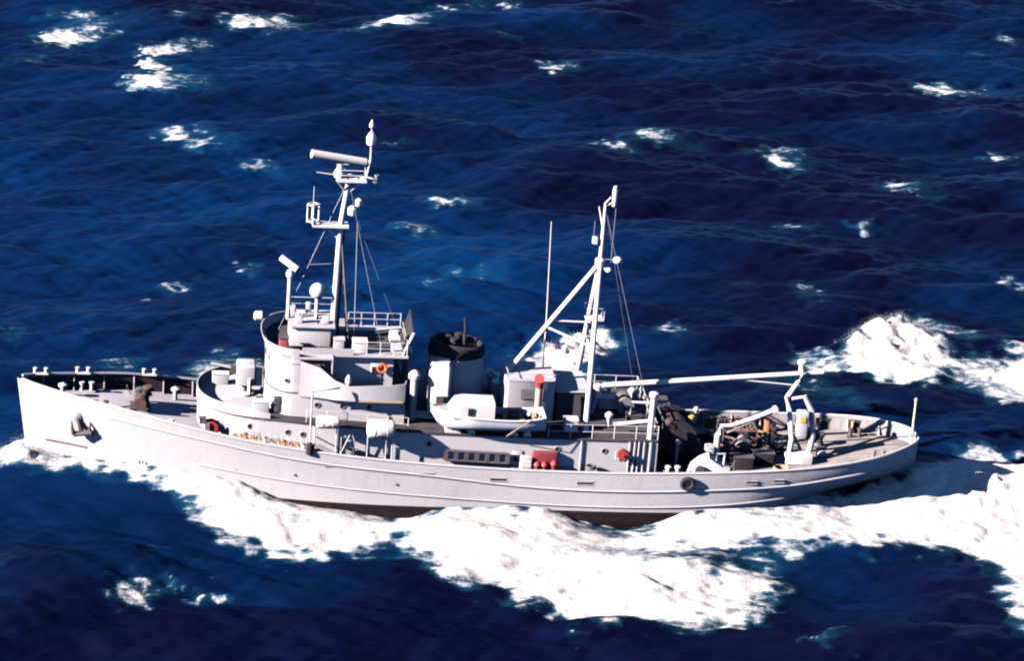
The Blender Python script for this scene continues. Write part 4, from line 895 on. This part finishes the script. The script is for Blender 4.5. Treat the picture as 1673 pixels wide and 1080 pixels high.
# ================================================================== sea
# foam areas in plan (metres, x along the ship, y to starboard); strength, negative = thinner water inside foam
FOAM_AREAS = {
  'near': ([(-33.2,2.5),(-29.8,1.1),(-24,-0.1),(-14.5,-2.6),(-3.6,-5.5),(7.2,-6.3),(17.7,-4.1),(26.7,-2.1),(31.4,1.2),(34.3,5.4),(37.1,7.4),(39.8,6.9),(41.2,6.6),(44.8,5.3),(34.5,-29.1),(32.3,-27.5),(32.6,-21.4),(33.2,-16.9),(33.4,-12.3),(31.5,-10.6),(28.4,-9.7),(24.9,-10.3),(21.9,-10.4),(19.8,-11.4),(19,-14.7),(17.6,-18),(15.9,-21.6),(14.3,-22.3),(11.1,-23),(8.9,-21.9),(6.9,-22.4),(4.6,-22.1),(2.5,-20.4),(1.2,-18.3),(-1,-17),(-3,-17.1),(-4,-15.3),(-4.7,-12),(-6,-10.9),(-7.1,-11.9),(-8.1,-11.7),(-9.7,-12.7),(-11,-13.7),(-12,-14.3),(-12.9,-12.4),(-14.5,-13.4),(-15.3,-12.1),(-17.4,-12),(-18.8,-8.9),(-19.9,-5.8),(-21.6,-4.4),(-23.4,-4.2),(-24.8,-3.8),(-26.9,-2.6),(-28.5,-2),(-30.8,-1.3),(-33,-1.4)], 1.0),
  'g1': ([(3.4,-9.7),(8.1,-11.4),(11.5,-10.7),(14.2,-11.6),(19.4,-10.4),(22.3,-10.6),(19.9,-12.3),(14.9,-14.9),(11.7,-14.6),(7.9,-13.1),(5.1,-12.5)], -0.5),
  'g1b': ([(15,-12.1),(20.2,-10.4),(21.8,-10.9),(19.7,-12.3),(14.9,-14.9),(13.3,-14.5)], -0.62),
  'g3': ([(-14.3,-7.6),(-10.3,-9.2),(-10.2,-10),(-12,-10.1),(-14.4,-8.8)], -0.35),
  'g3b': ([(-8.4,-10.1),(-4.4,-10.3),(-4.4,-11.2),(-8.1,-11.2)], -0.4),
  'g4': ([(-28.5,-1.9),(-25.2,-2.9),(-25.4,-3.9),(-28.3,-2.5)], -0.3),
  'g5': ([(32.5,3.3),(34.2,4),(34.1,2.1),(32.3,0.2)], -0.3),
  'g6': ([(16.7,-4.5),(26.3,-4.1),(25.4,-5.9),(16.8,-6.6)], -0.35),
  'g7': ([(7.2,-6.5),(12.3,-6),(12.1,-8.4),(6.8,-9)], -0.6),
  'g8': ([(-14.6,-3.6),(-3.7,-6.9),(-3.7,-7.7),(-9.4,-6.8)], -0.5),
  'splash': ([(31.4,24.5),(33.1,29.2),(35.3,32.2),(37.3,35.2),(38.3,36.4),(38.6,34.6),(39.7,32.6),(41.1,28.5),(40.5,23.7),(36.5,19.7),(34.5,21.2),(32.3,22.4)], 0.95),
  'f1': ([(28.3,28.8),(30.6,28),(32.7,26.4),(31.7,21.6),(29,22.7)], 0.72),
  'f2': ([(37.8,37.5),(40.7,36.6),(44.2,32.2),(44.8,28.8),(41,29.7)], 0.66),
  'f3': ([(39.1,24.2),(42.9,27.2),(44.9,25.4),(46.2,24.1),(49.8,21.7),(47.5,13.9),(43.9,15.9),(41.2,17.2),(39.3,20.9)], 0.66),
  'f4': ([(43.8,23.9),(46.3,28.5),(48.7,29.8),(51.7,28),(48.3,16.5),(44.1,16.8),(42.7,18.6)], 0.95),
  'f5': ([(32.8,20.4),(33.8,20.2),(35.7,16.2),(35,15.3),(33.5,17.3)], 0.5),
  'm1': ([(4,18.2),(5.5,22.8),(7.7,25.7),(10.6,29.3),(13.4,31.8),(15.1,31.1),(13.8,27.4),(11.2,22.6),(9.6,18)], 0.97),
  'm2': ([(17.5,31.3),(18.6,32.9),(20.2,33),(19.5,30.1),(17.8,29.7)], 0.95),
  'm3': ([(13.7,31.7),(15,32.2),(15.7,30.5),(14,28.9)], 0.6),
  'b1': ([(-20.2,18.9),(-18.3,21.3),(-15.1,22.5),(-13.1,20.7),(-13.5,16.3),(-19.8,14.9)], 0.52),
  'b2': ([(-26.9,16.5),(-25.4,21.6),(-22.4,22.5),(-22,18.7),(-23.3,15.9)], 0.4),
  'a1': ([(28.6,43),(33.5,43.9),(33.6,37.1),(32.5,37),(31.3,41.1)], 0.55),
  'a2': ([(25.4,43.2),(28.8,43),(28.2,41.1),(25.5,40.9)], 0.4),
  'a3': ([(19.7,19.4),(29.8,22.2),(33.6,11.7),(33.2,9.9),(27.2,14.3)], 0.32),
  't1': ([(32.8,4.1),(36,6.5),(37.7,6),(33.8,1.5),(32,0.7)], 0.5),
}
WHITECAPS = [(-31.3,115,2.88,2.23,1,0.91),(-21.2,112.5,2.28,1.96,1,0.78),(-22.4,104.4,0.75,3.71,0.85,0.16),(-20.9,103.4,0.62,1.85,0.75,0.16),(-22.1,96.4,2.07,2.87,0.85,0.15),(-24.2,94.3,0.72,1.31,0.7,0.15),(-12,124.3,2.43,2.38,1,0.17),(-8.6,126.7,1.7,1.61,0.55,0.18),(4.1,125.5,6.01,2.41,0.62,0.85),(9.8,133,3.61,1.97,0.55,0.77),(19.5,108.8,1,1.48,0.75,0.16),(61.3,107.6,3.24,2.04,0.68,0.15),(58.8,106.7,0.84,2.02,0.7,0.15),(-20.1,79.6,1.84,1.79,0.6,0.13),(-17.5,77.2,2.29,1.57,0.45,0.13),(-12.9,72.6,1.32,1.52,0.55,-0.45),(21.7,80.8,1.34,1.24,0.65,-0.47),(25.7,84.4,2.47,1.91,0.5,-0.48),(37.8,82.5,1.44,2.96,0.5,-1.24),(37.4,77.8,1.44,1.85,0.6,0.57),(47.4,70.5,2.16,1.39,0.52,-0.97),(3.5,61.6,1.58,1.07,0.68,0.37),(1.1,54.1,1.08,1.35,0.5,0.11),(-0.5,54.7,0.97,1.01,0.45,0.11),(-23.6,-19.2,0.87,0.97,0.9,0.59),(-23,-19.9,0.3,0.52,0.8,0.04),(-21,-18.1,0.38,0.45,0.75,0.04),(-18.9,-19.2,0.55,0.53,0.8,-0.35),(60.5,84,2.09,1.1,0.65,0.37),(41.3,59.3,0.81,1.46,0.5,0.11),(35.1,59.5,1.16,1.45,0.42,0.11),(50.8,44.6,0.78,1.99,0.55,0.1),(-7.8,36.8,1,1.17,0.4,0.09),(-22.5,35.4,0.58,0.72,0.5,0.09),(-20.3,39,1.55,1.04,0.5,0.74),(-14.3,43.3,0.81,0.92,0.55,0.1),(-12.2,32.1,0.29,0.56,0.5,0.09),(-33,24.1,0.64,1.04,0.5,0.08),(-34.3,102.5,1.22,1.15,0.45,0.16),(15.4,121.7,1.38,1.33,0.3,0.17),(18.2,137.1,0.73,1.74,0.6,0.18),(0.3,39,1.02,0.9,0.35,0.1),(3.8,41.6,2.07,0.92,0.4,0.1),(7.2,-18,0.4,0.55,0.4,0.04),(3.8,-24.3,0.46,0.51,0.55,0.04),(19.2,-25.4,0.98,0.52,0.45,0.04),(-21.9,-13.8,0.78,0.46,0.4,0.05),(-31.2,-17.9,0.52,0.53,0.5,0.04),(0.5,81.6,1.79,1.02,0.35,0.13),(75.1,131.8,1.54,1.48,0.4,0.17),(68.7,124,1.49,1.41,0.35,0.16),(-30,124.3,3.96,1.58,0.45,0.18),(-18.9,124.9,2.01,1.32,0.4,0.18)]

GS = .25; NX, NY = 640, 880; X0, Y0 = -60., -52.
gx = X0+np.arange(NX)*GS; gy = Y0+np.arange(NY)*GS
GX, GY = np.meshgrid(gx, gy)                     # (NY, NX)
rng = np.random.default_rng(11)
kx = 2*np.pi*np.fft.fftfreq(NX, GS); ky = 2*np.pi*np.fft.fftfreq(NY, GS)
KX, KY = np.meshgrid(kx, ky); KK = np.hypot(KX, KY); KK[0,0] = 1e-6
def band(lam0, lam1, an=1.):
    """smooth random field with wavelengths between lam0 and lam1, unit deviation"""
    k = np.hypot(KX*an, KY); A = np.exp(-((k*lam0/(2*np.pi))**4))*(1-np.exp(-((k*lam1/(2*np.pi))**4)))/np.maximum(KK, .02)
    f = np.fft.ifft2(np.fft.fft2(rng.standard_normal((NY, NX)))*A).real
    return f/f.std()
def blur(f, s): return np.fft.ifft2(np.fft.fft2(f)*np.exp(-.5*(KK*s)**2)).real
def wind_sea(lp, ang, spread, std, kmin=.6):
    Lp = lp/(2*np.pi)/1.0
    c = (KX*math.cos(ang)+KY*math.sin(ang))/KK
    S = np.exp(-.7/(KK*Lp)**2)/KK**3.7*np.abs(c)**spread*(.25+.75*(c > 0))
    S *= np.exp(-(KK*kmin/(2*np.pi))**2)
    H = np.sqrt(S)*np.fft.fft2(rng.standard_normal((NY, NX))); H[0,0] = 0
    h = np.fft.ifft2(H).real; q = std/h.std(); H = H*q
    dx = np.fft.ifft2(-1j*KX/KK*H).real; dy = np.fft.ifft2(-1j*KY/KK*H).real
    return h*q, dx, dy
h1, dx1, dy1 = wind_sea(24, math.radians(100), 4, .40)
h2, dx2, dy2 = wind_sea(8, math.radians(75), 2, .10, .9)
# distance to the ship's waterline (approximate) for damping the open-sea waves against the hull
hb = np.array([max(half(x, .3) if -31.2 <= x <= 31.2 else 0, 0) for x in gx])
ex = np.maximum(np.maximum(-31.2-GX, GX-31.2), 0)
dist = np.hypot(ex, np.maximum(np.abs(GY)-hb[None,:], 0))
damp = .25+.75*(1-np.exp(-(dist/9)**2))
Z = (h1+h2)*damp; DX = (dx1+dx2)*damp*.6; DY = (dy1+dy2)*damp*.6
# the ship's own wave system: level of the water along the side, fading outwards
lev = itp([(-40,0),(-34,.1),(-31.4,.9),(-28,.95),(-20,.85),(-16,.5),(-13.8,-.25),(-9,-.75),(-5,-.85),(-3.2,-.1),(0,.05),(5,.0),(7,-.7),(9,-1.05),(11.5,-.85),(14,.1),(17,.35),(21,.5),(26,.85),(31,1.0),(36,.9),(45,.2),(60,0)])
side = np.array([lev(x) for x in gx])
Z += side[None,:]*np.exp(-(dist/3.6)**1.5)
# diverging wave crests trailing from the bow
for sgn in (-1, 1):
    u = (GX+31)*.33; v = sgn*GY-u-1.0
    Z += .55*np.exp(-(v/2.2)**2)*np.clip((GX+31)/10, 0, 1)*np.exp(-np.maximum(GX-20, 0)/30)
# foam map
def inside(pl):
    r = np.zeros_like(GX, bool); n = len(pl)
    bx0, bx1 = min(p[0] for p in pl), max(p[0] for p in pl); by0, by1 = min(p[1] for p in pl), max(p[1] for p in pl)
    ix0, ix1 = np.searchsorted(gx, bx0), np.searchsorted(gx, bx1); iy0, iy1 = np.searchsorted(gy, by0), np.searchsorted(gy, by1)
    sx, sy = GX[iy0:iy1, ix0:ix1], GY[iy0:iy1, ix0:ix1]; q = np.zeros_like(sx, bool)
    for i in range(n):
        (xa, ya), (xb, yb) = pl[i], pl[(i+1) % n]
        if ya == yb: continue
        c = ((ya > sy) != (yb > sy)) & (sx < (xb-xa)*(sy-ya)/(yb-ya)+xa); q ^= c
    r[iy0:iy1, ix0:ix1] = q; return r
# ragged edges: the plan outlines are looked up through a turbulent offset
wx, wy = band(.9, 6)*.55, band(.9, 6)*.75
foam = np.zeros_like(GX); wake = np.zeros_like(GX)
for k, (pl, s) in FOAM_AREAS.items():
    msk = blur(inside(pl).astype(float), .95)
    if s > 0: foam = np.maximum(foam, msk*s)
    else: foam = foam*(1-msk*(-s))
for (cx, cy, rx, ry, s, th) in WHITECAPS:
    ix = (np.abs(GX-cx) < rx*6) & (np.abs(GY-cy) < rx*3+ry*4)
    ux = (GX[ix]-cx)*math.cos(th)+(GY[ix]-cy)*math.sin(th); uy = -(GX[ix]-cx)*math.sin(th)+(GY[ix]-cy)*math.cos(th)
    g_ = min(1.25*s, 1.05)*np.exp(-((ux/rx)**2+(uy/ry)**2)*.7); g2_ = .55*s*np.exp(-(((ux-.9*rx)/(2.4*rx))**2+(uy/(1.9*ry))**2)); foam[ix] = np.maximum(foam[ix], np.maximum(g_, g2_))
# crests that curl give a few faint flecks
jac = blur(Z, .4); lap = -(np.roll(jac,1,0)+np.roll(jac,-1,0)+np.roll(jac,1,1)+np.roll(jac,-1,1)-4*jac)/GS**2
fl = np.clip((lap-np.quantile(lap, .985))/(lap.std()*3), 0, .32)*(dist > 6)
foam = np.maximum(foam, blur(fl, .3))
iy = np.clip((np.arange(NY)[:,None]+np.round(wy/GS)).astype(int), 0, NY-1); ixx = np.clip((np.arange(NX)[None,:]+np.round(wx/GS)).astype(int), 0, NX-1)
foam = np.clip(.75*foam[iy, ixx]+.25*foam, 0, 1)
# relief of the foam: churned lumps; tall broken water where it bursts
lump = band(.7, 2.5); lump2 = band(2.0, 7)
Z += foam**1.5*(.06+.035*lump+.045*lump2)
def mound(cx, cy, sx, sy, hh, th=0):
    global Z
    u = (GX-cx)*math.cos(th)+(GY-cy)*math.sin(th); v = -(GX-cx)*math.sin(th)+(GY-cy)*math.cos(th)
    g_ = np.exp(-(u/sx)**2-(v/sy)**2); Z += g_*hh*((1+.24*lump2+.16*lump) if hh > 0 else 1)
mound(36.4, 28.6, 4.8, 3.2, .75); mound(37.6, 31.2, 1.0, 1.4, 1.0); mound(34.6, 29.3, 1.8, 1.2, .45); mound(40.0, 29.0, 1.6, 1.0, .35); mound(46, 23, 3.5, 2.0, 1.0); mound(9.5, 27.0, 4.0, 3.5, .9, -.2)
mound(20, 33, 1.2, 1.0, .5); mound(-30.6, -1.0, 1.0, .7, .5); mound(-30.6, 1.0, 1.0, .7, .5); mound(40, -.5, 6, 2.2, .6)
# a dark hollow beyond the near wake, banked up at its rim
mound(21, -17.5, 7, 5.0, -.9, .1); mound(-6, -11.5, 4, 2.2, -.5)
edge_f = np.minimum(np.minimum(np.arange(NX)[None,:], NX-1-np.arange(NX)[None,:])*np.ones((NY,1)), np.minimum(np.arange(NY)[:,None], NY-1-np.arange(NY)[:,None])*np.ones((1,NX)))*GS
ef = np.clip(edge_f/8, 0, 1); ef = ef*ef*(3-2*ef)
Z *= ef; PX = GX+DX*ef; PY = GY+DY*ef
# keep the water clear of the inside of the ship
def sea_mat():
    m, nt, nd, lk, b = mat_new('sea_water')
    out = nd['Material Output']
    geo = N(nt, 'ShaderNodeNewGeometry'); at = N(nt, 'ShaderNodeAttribute', attribute_name='foam')
    def noise(sc_, det, rough=.6, vec=None, dist=0):
        n = N(nt, 'ShaderNodeTexNoise'); n.inputs['Scale'].default_value = sc_; n.inputs['Detail'].default_value = det
        n.inputs['Roughness'].default_value = rough; n.inputs['Distortion'].default_value = dist
        lk.new(vec or geo.outputs['Position'], n.inputs['Vector']); return n.outputs[0]
    def math_(op, a_, b_=None, clamp=False):
        n = N(nt, 'ShaderNodeMath', operation=op); n.use_clamp = clamp
        for i, v in enumerate((a_, b_)):
            if v is None: continue
            if hasattr(v, 'links'): lk.new(v, n.inputs[i])
            else: n.inputs[i].default_value = v
        return n.outputs[0]
    def rmap(v, a0, a1, b0, b1, smooth=False):
        n = N(nt, 'ShaderNodeMapRange'); n.interpolation_type = 'SMOOTHSTEP' if smooth else 'LINEAR'
        for i, q in enumerate((v, a0, a1, b0, b1)):
            if hasattr(q, 'links'): lk.new(q, n.inputs[i])
            else: n.inputs[i].default_value = q
        return n.outputs[0]
    fo = at.outputs['Fac']
    n1 = noise(.55, 8, .68, None, .6); n2 = noise(2.2, 6, .7, None, .3)
    mp = N(nt, 'ShaderNodeMapping'); mp.inputs['Scale'].default_value = (.42, 1.0, 1); lk.new(geo.outputs['Position'], mp.inputs['Vector'])
    vo = N(nt, 'ShaderNodeTexVoronoi', feature='DISTANCE_TO_EDGE'); vo.inputs['Scale'].default_value = 1.3
    vd = N(nt, 'ShaderNodeVectorMath', operation='ADD'); nv = N(nt, 'ShaderNodeTexNoise'); nv.inputs['Scale'].default_value = .9; nv.inputs['Detail'].default_value = 4
    lk.new(mp.outputs[0], nv.inputs['Vector']); lk.new(mp.outputs[0], vd.inputs[0]); lk.new(nv.outputs['Color'], vd.inputs[1]); lk.new(vd.outputs[0], vo.inputs['Vector'])
    web = rmap(vo.outputs['Distance'], 0, .22, 1, 0)
    ms = N(nt, 'ShaderNodeMapping'); ms.inputs['Scale'].default_value = (.22, 1.0, 1); lk.new(geo.outputs['Position'], ms.inputs['Vector'])
    n3 = noise(1.5, 5, .62, ms.outputs[0], .5)
    nn0 = math_('ADD', math_('MULTIPLY', rmap(n1, .28, .72, 0, 1), .48), math_('ADD', math_('MULTIPLY', rmap(n2, .3, .7, 0, 1), .34), math_('MULTIPLY', web, .18)))
    nn = math_('ADD', math_('MULTIPLY', nn0, .68), math_('MULTIPLY', rmap(n3, .3, .7, 0, 1), .32))
    th = rmap(fo, 0, 1, 1.06, .06)
    mask = rmap(nn, math_('SUBTRACT', th, .16), math_('ADD', th, .16), 0, 1, True)
    # water body
    tn = N(nt, 'ShaderNodeAttribute', attribute_name='tone').outputs['Fac']; mid = noise(.16, 4, .6)
    deep = N(nt, 'ShaderNodeMix', data_type='RGBA'); deep.inputs[6].default_value = (.0008, .0013, .0085, 1); deep.inputs[7].default_value = (.0004, .0105, .043, 1)
    lk.new(math_('ADD', tn, rmap(mid, .3, .7, -.15, .15), True), deep.inputs[0])
    aer = N(nt, 'ShaderNodeMix', data_type='RGBA'); aer.inputs[7].default_value = (.006, .07, .11, 1)
    lk.new(rmap(fo, .15, .7, 0, .42), aer.inputs[0]); lk.new(deep.outputs[2], aer.inputs[6])
    lk.new(aer.outputs[2], b.inputs['Base Color']); b.inputs['Roughness'].default_value = .42; b.inputs['IOR'].default_value = 1.33
    b.inputs['Specular IOR Level'].default_value = .08
    w1_ = noise(1.2, 3, .5, mp.outputs[0], .2); w2_ = noise(4.5, 3, .5, mp.outputs[0], .2)
    hgt = math_('ADD', math_('MULTIPLY', w1_, .5), math_('MULTIPLY', w2_, .24))
    bp = N(nt, 'ShaderNodeBump'); bp.inputs['Strength'].default_value = .8; bp.inputs['Distance'].default_value = .13
    lk.new(hgt, bp.inputs['Height']); lk.new(bp.outputs[0], b.inputs['Normal'])
    # foam body
    fb = N(nt, 'ShaderNodeBsdfPrincipled'); fb.inputs['Roughness'].default_value = .95; fb.inputs['Specular IOR Level'].default_value = .15
    fc = N(nt, 'ShaderNodeMix', data_type='RGBA'); fc.inputs[6].default_value = (.17, .20, .235, 1); fc.inputs[7].default_value = (.44, .41, .392, 1)
    lk.new(rmap(math_('SUBTRACT', nn, th), .02, .30, 0, 1), fc.inputs[0]); lk.new(fc.outputs[2], fb.inputs['Base Color'])
    fbp = N(nt, 'ShaderNodeBump'); fbp.inputs['Strength'].default_value = .7; fbp.inputs['Distance'].default_value = .14
    lk.new(noise(2.6, 7, .72, None, .4), fbp.inputs['Height']); lk.new(fbp.outputs[0], fb.inputs['Normal'])
    mx = N(nt, 'ShaderNodeMixShader'); lk.new(mask, mx.inputs[0]); lk.new(b.outputs[0], mx.inputs[1]); lk.new(fb.outputs[0], mx.inputs[2])
    lk.new(mx.outputs[0], out.inputs[0]); return m
SEA = sea_mat()
# light and dark zones of sky reflection painted into the water, over random drift
tone = .18+.16*band(14, 60)
for (cx, cy, sx, sy, v) in ((-22,70,22,55,.55),(6,42,14,22,.6),(-40,10,16,30,.3),(70,110,18,30,.2),(-10,-14,14,8,.1),(34,6,10,8,.35),(45,75,22,40,-.25),(10,-30,45,12,-.45)):
    tone += v*np.exp(-((GX-cx)/sx)**2-((GY-cy)/sy)**2)
TN = np.clip(tone, 0, 1).reshape(-1).astype(np.float32)
V = np.stack([PX, PY, Z], -1).reshape(-1, 3).astype(np.float32); FV = foam.reshape(-1).astype(np.float32)
tx = np.stack([np.gradient(PX, axis=1), np.gradient(PY, axis=1), np.gradient(Z, axis=1)], -1); ty = np.stack([np.gradient(PX, axis=0), np.gradient(PY, axis=0), np.gradient(Z, axis=0)], -1)
NR = np.cross(tx, ty); NR /= np.linalg.norm(NR, axis=-1, keepdims=True); NR = NR.reshape(-1, 3).astype(np.float32)
ii = (np.arange(NY-1)[:,None]*NX+np.arange(NX-1)[None,:]).reshape(-1)
Q = np.stack([ii, ii+1, ii+NX+1, ii+NX], -1)
fq = FV[Q].max(1); cen = V[Q].mean(1)
nearship = (cen[:,1] < 1.0) & (cen[:,1] > -40) | (cen[:,0] > 28) & (cen[:,1] < 8)
farmass = (~nearship) & (cen[:,1] < 45) & (cen[:,0] > -28) & (((cen[:,0] < 24) & (cen[:,1] < 36)) | (cen[:,0] > 24))
solid = fq > .38
sel = {'sea': ~solid, 'wake_foam': solid & nearship, 'breaking_wave_foam': solid & farmass, 'whitecap_foam': solid & ~nearship & ~farmass}
def sheet(name, q):
    used, inv = np.unique(q.reshape(-1), return_inverse=True); q2 = inv.reshape(-1, 4).astype(np.int32)
    me = bpy.data.meshes.new(name); me.vertices.add(len(used)); me.vertices.foreach_set('co', V[used].reshape(-1))
    me.loops.add(q2.size); me.loops.foreach_set('vertex_index', q2.reshape(-1)); me.polygons.add(len(q2))
    me.polygons.foreach_set('loop_start', np.arange(0, q2.size, 4, dtype=np.int32)); me.update(calc_edges=True)
    me.polygons.foreach_set('use_smooth', np.ones(len(q2), bool))
    t_ = me.attributes.new('tone', 'FLOAT', 'POINT'); t_.data.foreach_set('value', TN[used])
    a_ = me.attributes.new('foam', 'FLOAT', 'POINT'); a_.data.foreach_set('value', FV[used])
    me.normals_split_custom_set_from_vertices(NR[used].tolist())
    me.materials.append(SEA); o = bpy.data.objects.new(name, me); COL.objects.link(o); return o
so = {k: sheet(k, Q[s]) for k, s in sel.items()}
so['sea']['kind'] = 'structure'
for k, lab in (('wake_foam','white churned wake foam spreading from the near side of the tug and its stern'),('breaking_wave_foam','white breaking water thrown up beyond the far side of the tug'),('whitecap_foam','scattered white crests on the open dark blue sea')):
    so[k]['kind'] = 'stuff'; so[k]['label'] = lab; so[k]['category'] = 'foam'
# open sea beyond the modelled water
m = MB(); x0, x1, y0, y1 = float(gx[0]), float(gx[-1]), float(gy[0]), float(gy[-1]); B = 6000
m.add([(-B,-B,0),(B,-B,0),(B,B,0),(-B,B,0),(x0,y0,0),(x1,y0,0),(x1,y1,0),(x0,y1,0)], [(0,1,5,4),(1,2,6,5),(2,3,7,6),(3,0,4,7)])
op = m.build('open_sea', SEA, None, False); op['kind'] = 'structure'
# spray: droplets and blown clots over the broken water
fz = Z.reshape(-1); cand = np.where(FV > .55)[0]
tall = (np.exp(-((V[:,0]-36.6)/4)**2-((V[:,1]-29.5)/4)**2)*3+np.exp(-((V[:,0]+30)/2.0)**2-(V[:,1]/2.5)**2)*2+np.exp(-((V[:,0]-46)/4)**2-((V[:,1]-23)/3)**2)+np.exp(-((V[:,0]-9)/4)**2-((V[:,1]-27)/3.5)**2)+.10)
p = tall[cand]*(1.2-FV[cand]*.5); p /= p.sum()
pick = rng.choice(cand, 36000, p=p)
pos = V[pick]+np.stack([rng.normal(0,.22,36000), rng.normal(0,.22,36000), np.abs(rng.normal(0,.17,36000))*(.35+.5*np.minimum(tall[pick],1.5))], -1)
rad = rng.uniform(.006,.017,36000)*(1+(rng.random(36000) < .05)*1.2)
tet = np.array([(1,1,1),(1,-1,-1),(-1,1,-1),(-1,-1,1)], float); vv = (pos[:,None,:]+tet[None]*rad[:,None,None]).reshape(-1,3)
base = np.arange(36000)[:,None]*4; ff = np.concatenate([base+np.array([[0,1,2]]),base+np.array([[0,3,1]]),base+np.array([[0,2,3]]),base+np.array([[1,3,2]])])
me = bpy.data.meshes.new('spray'); me.from_pydata(vv.tolist(), [], ff.tolist()); MT['spray'] = paint('spray_white', (.56,.55,.54), .9, .03); me.materials.append(MT['spray'])
sp = bpy.data.objects.new('spray', me); COL.objects.link(sp); sp['kind'] = 'stuff'; sp['label'] = 'fine white spray flying over the broken water'; sp['category'] = 'spray'
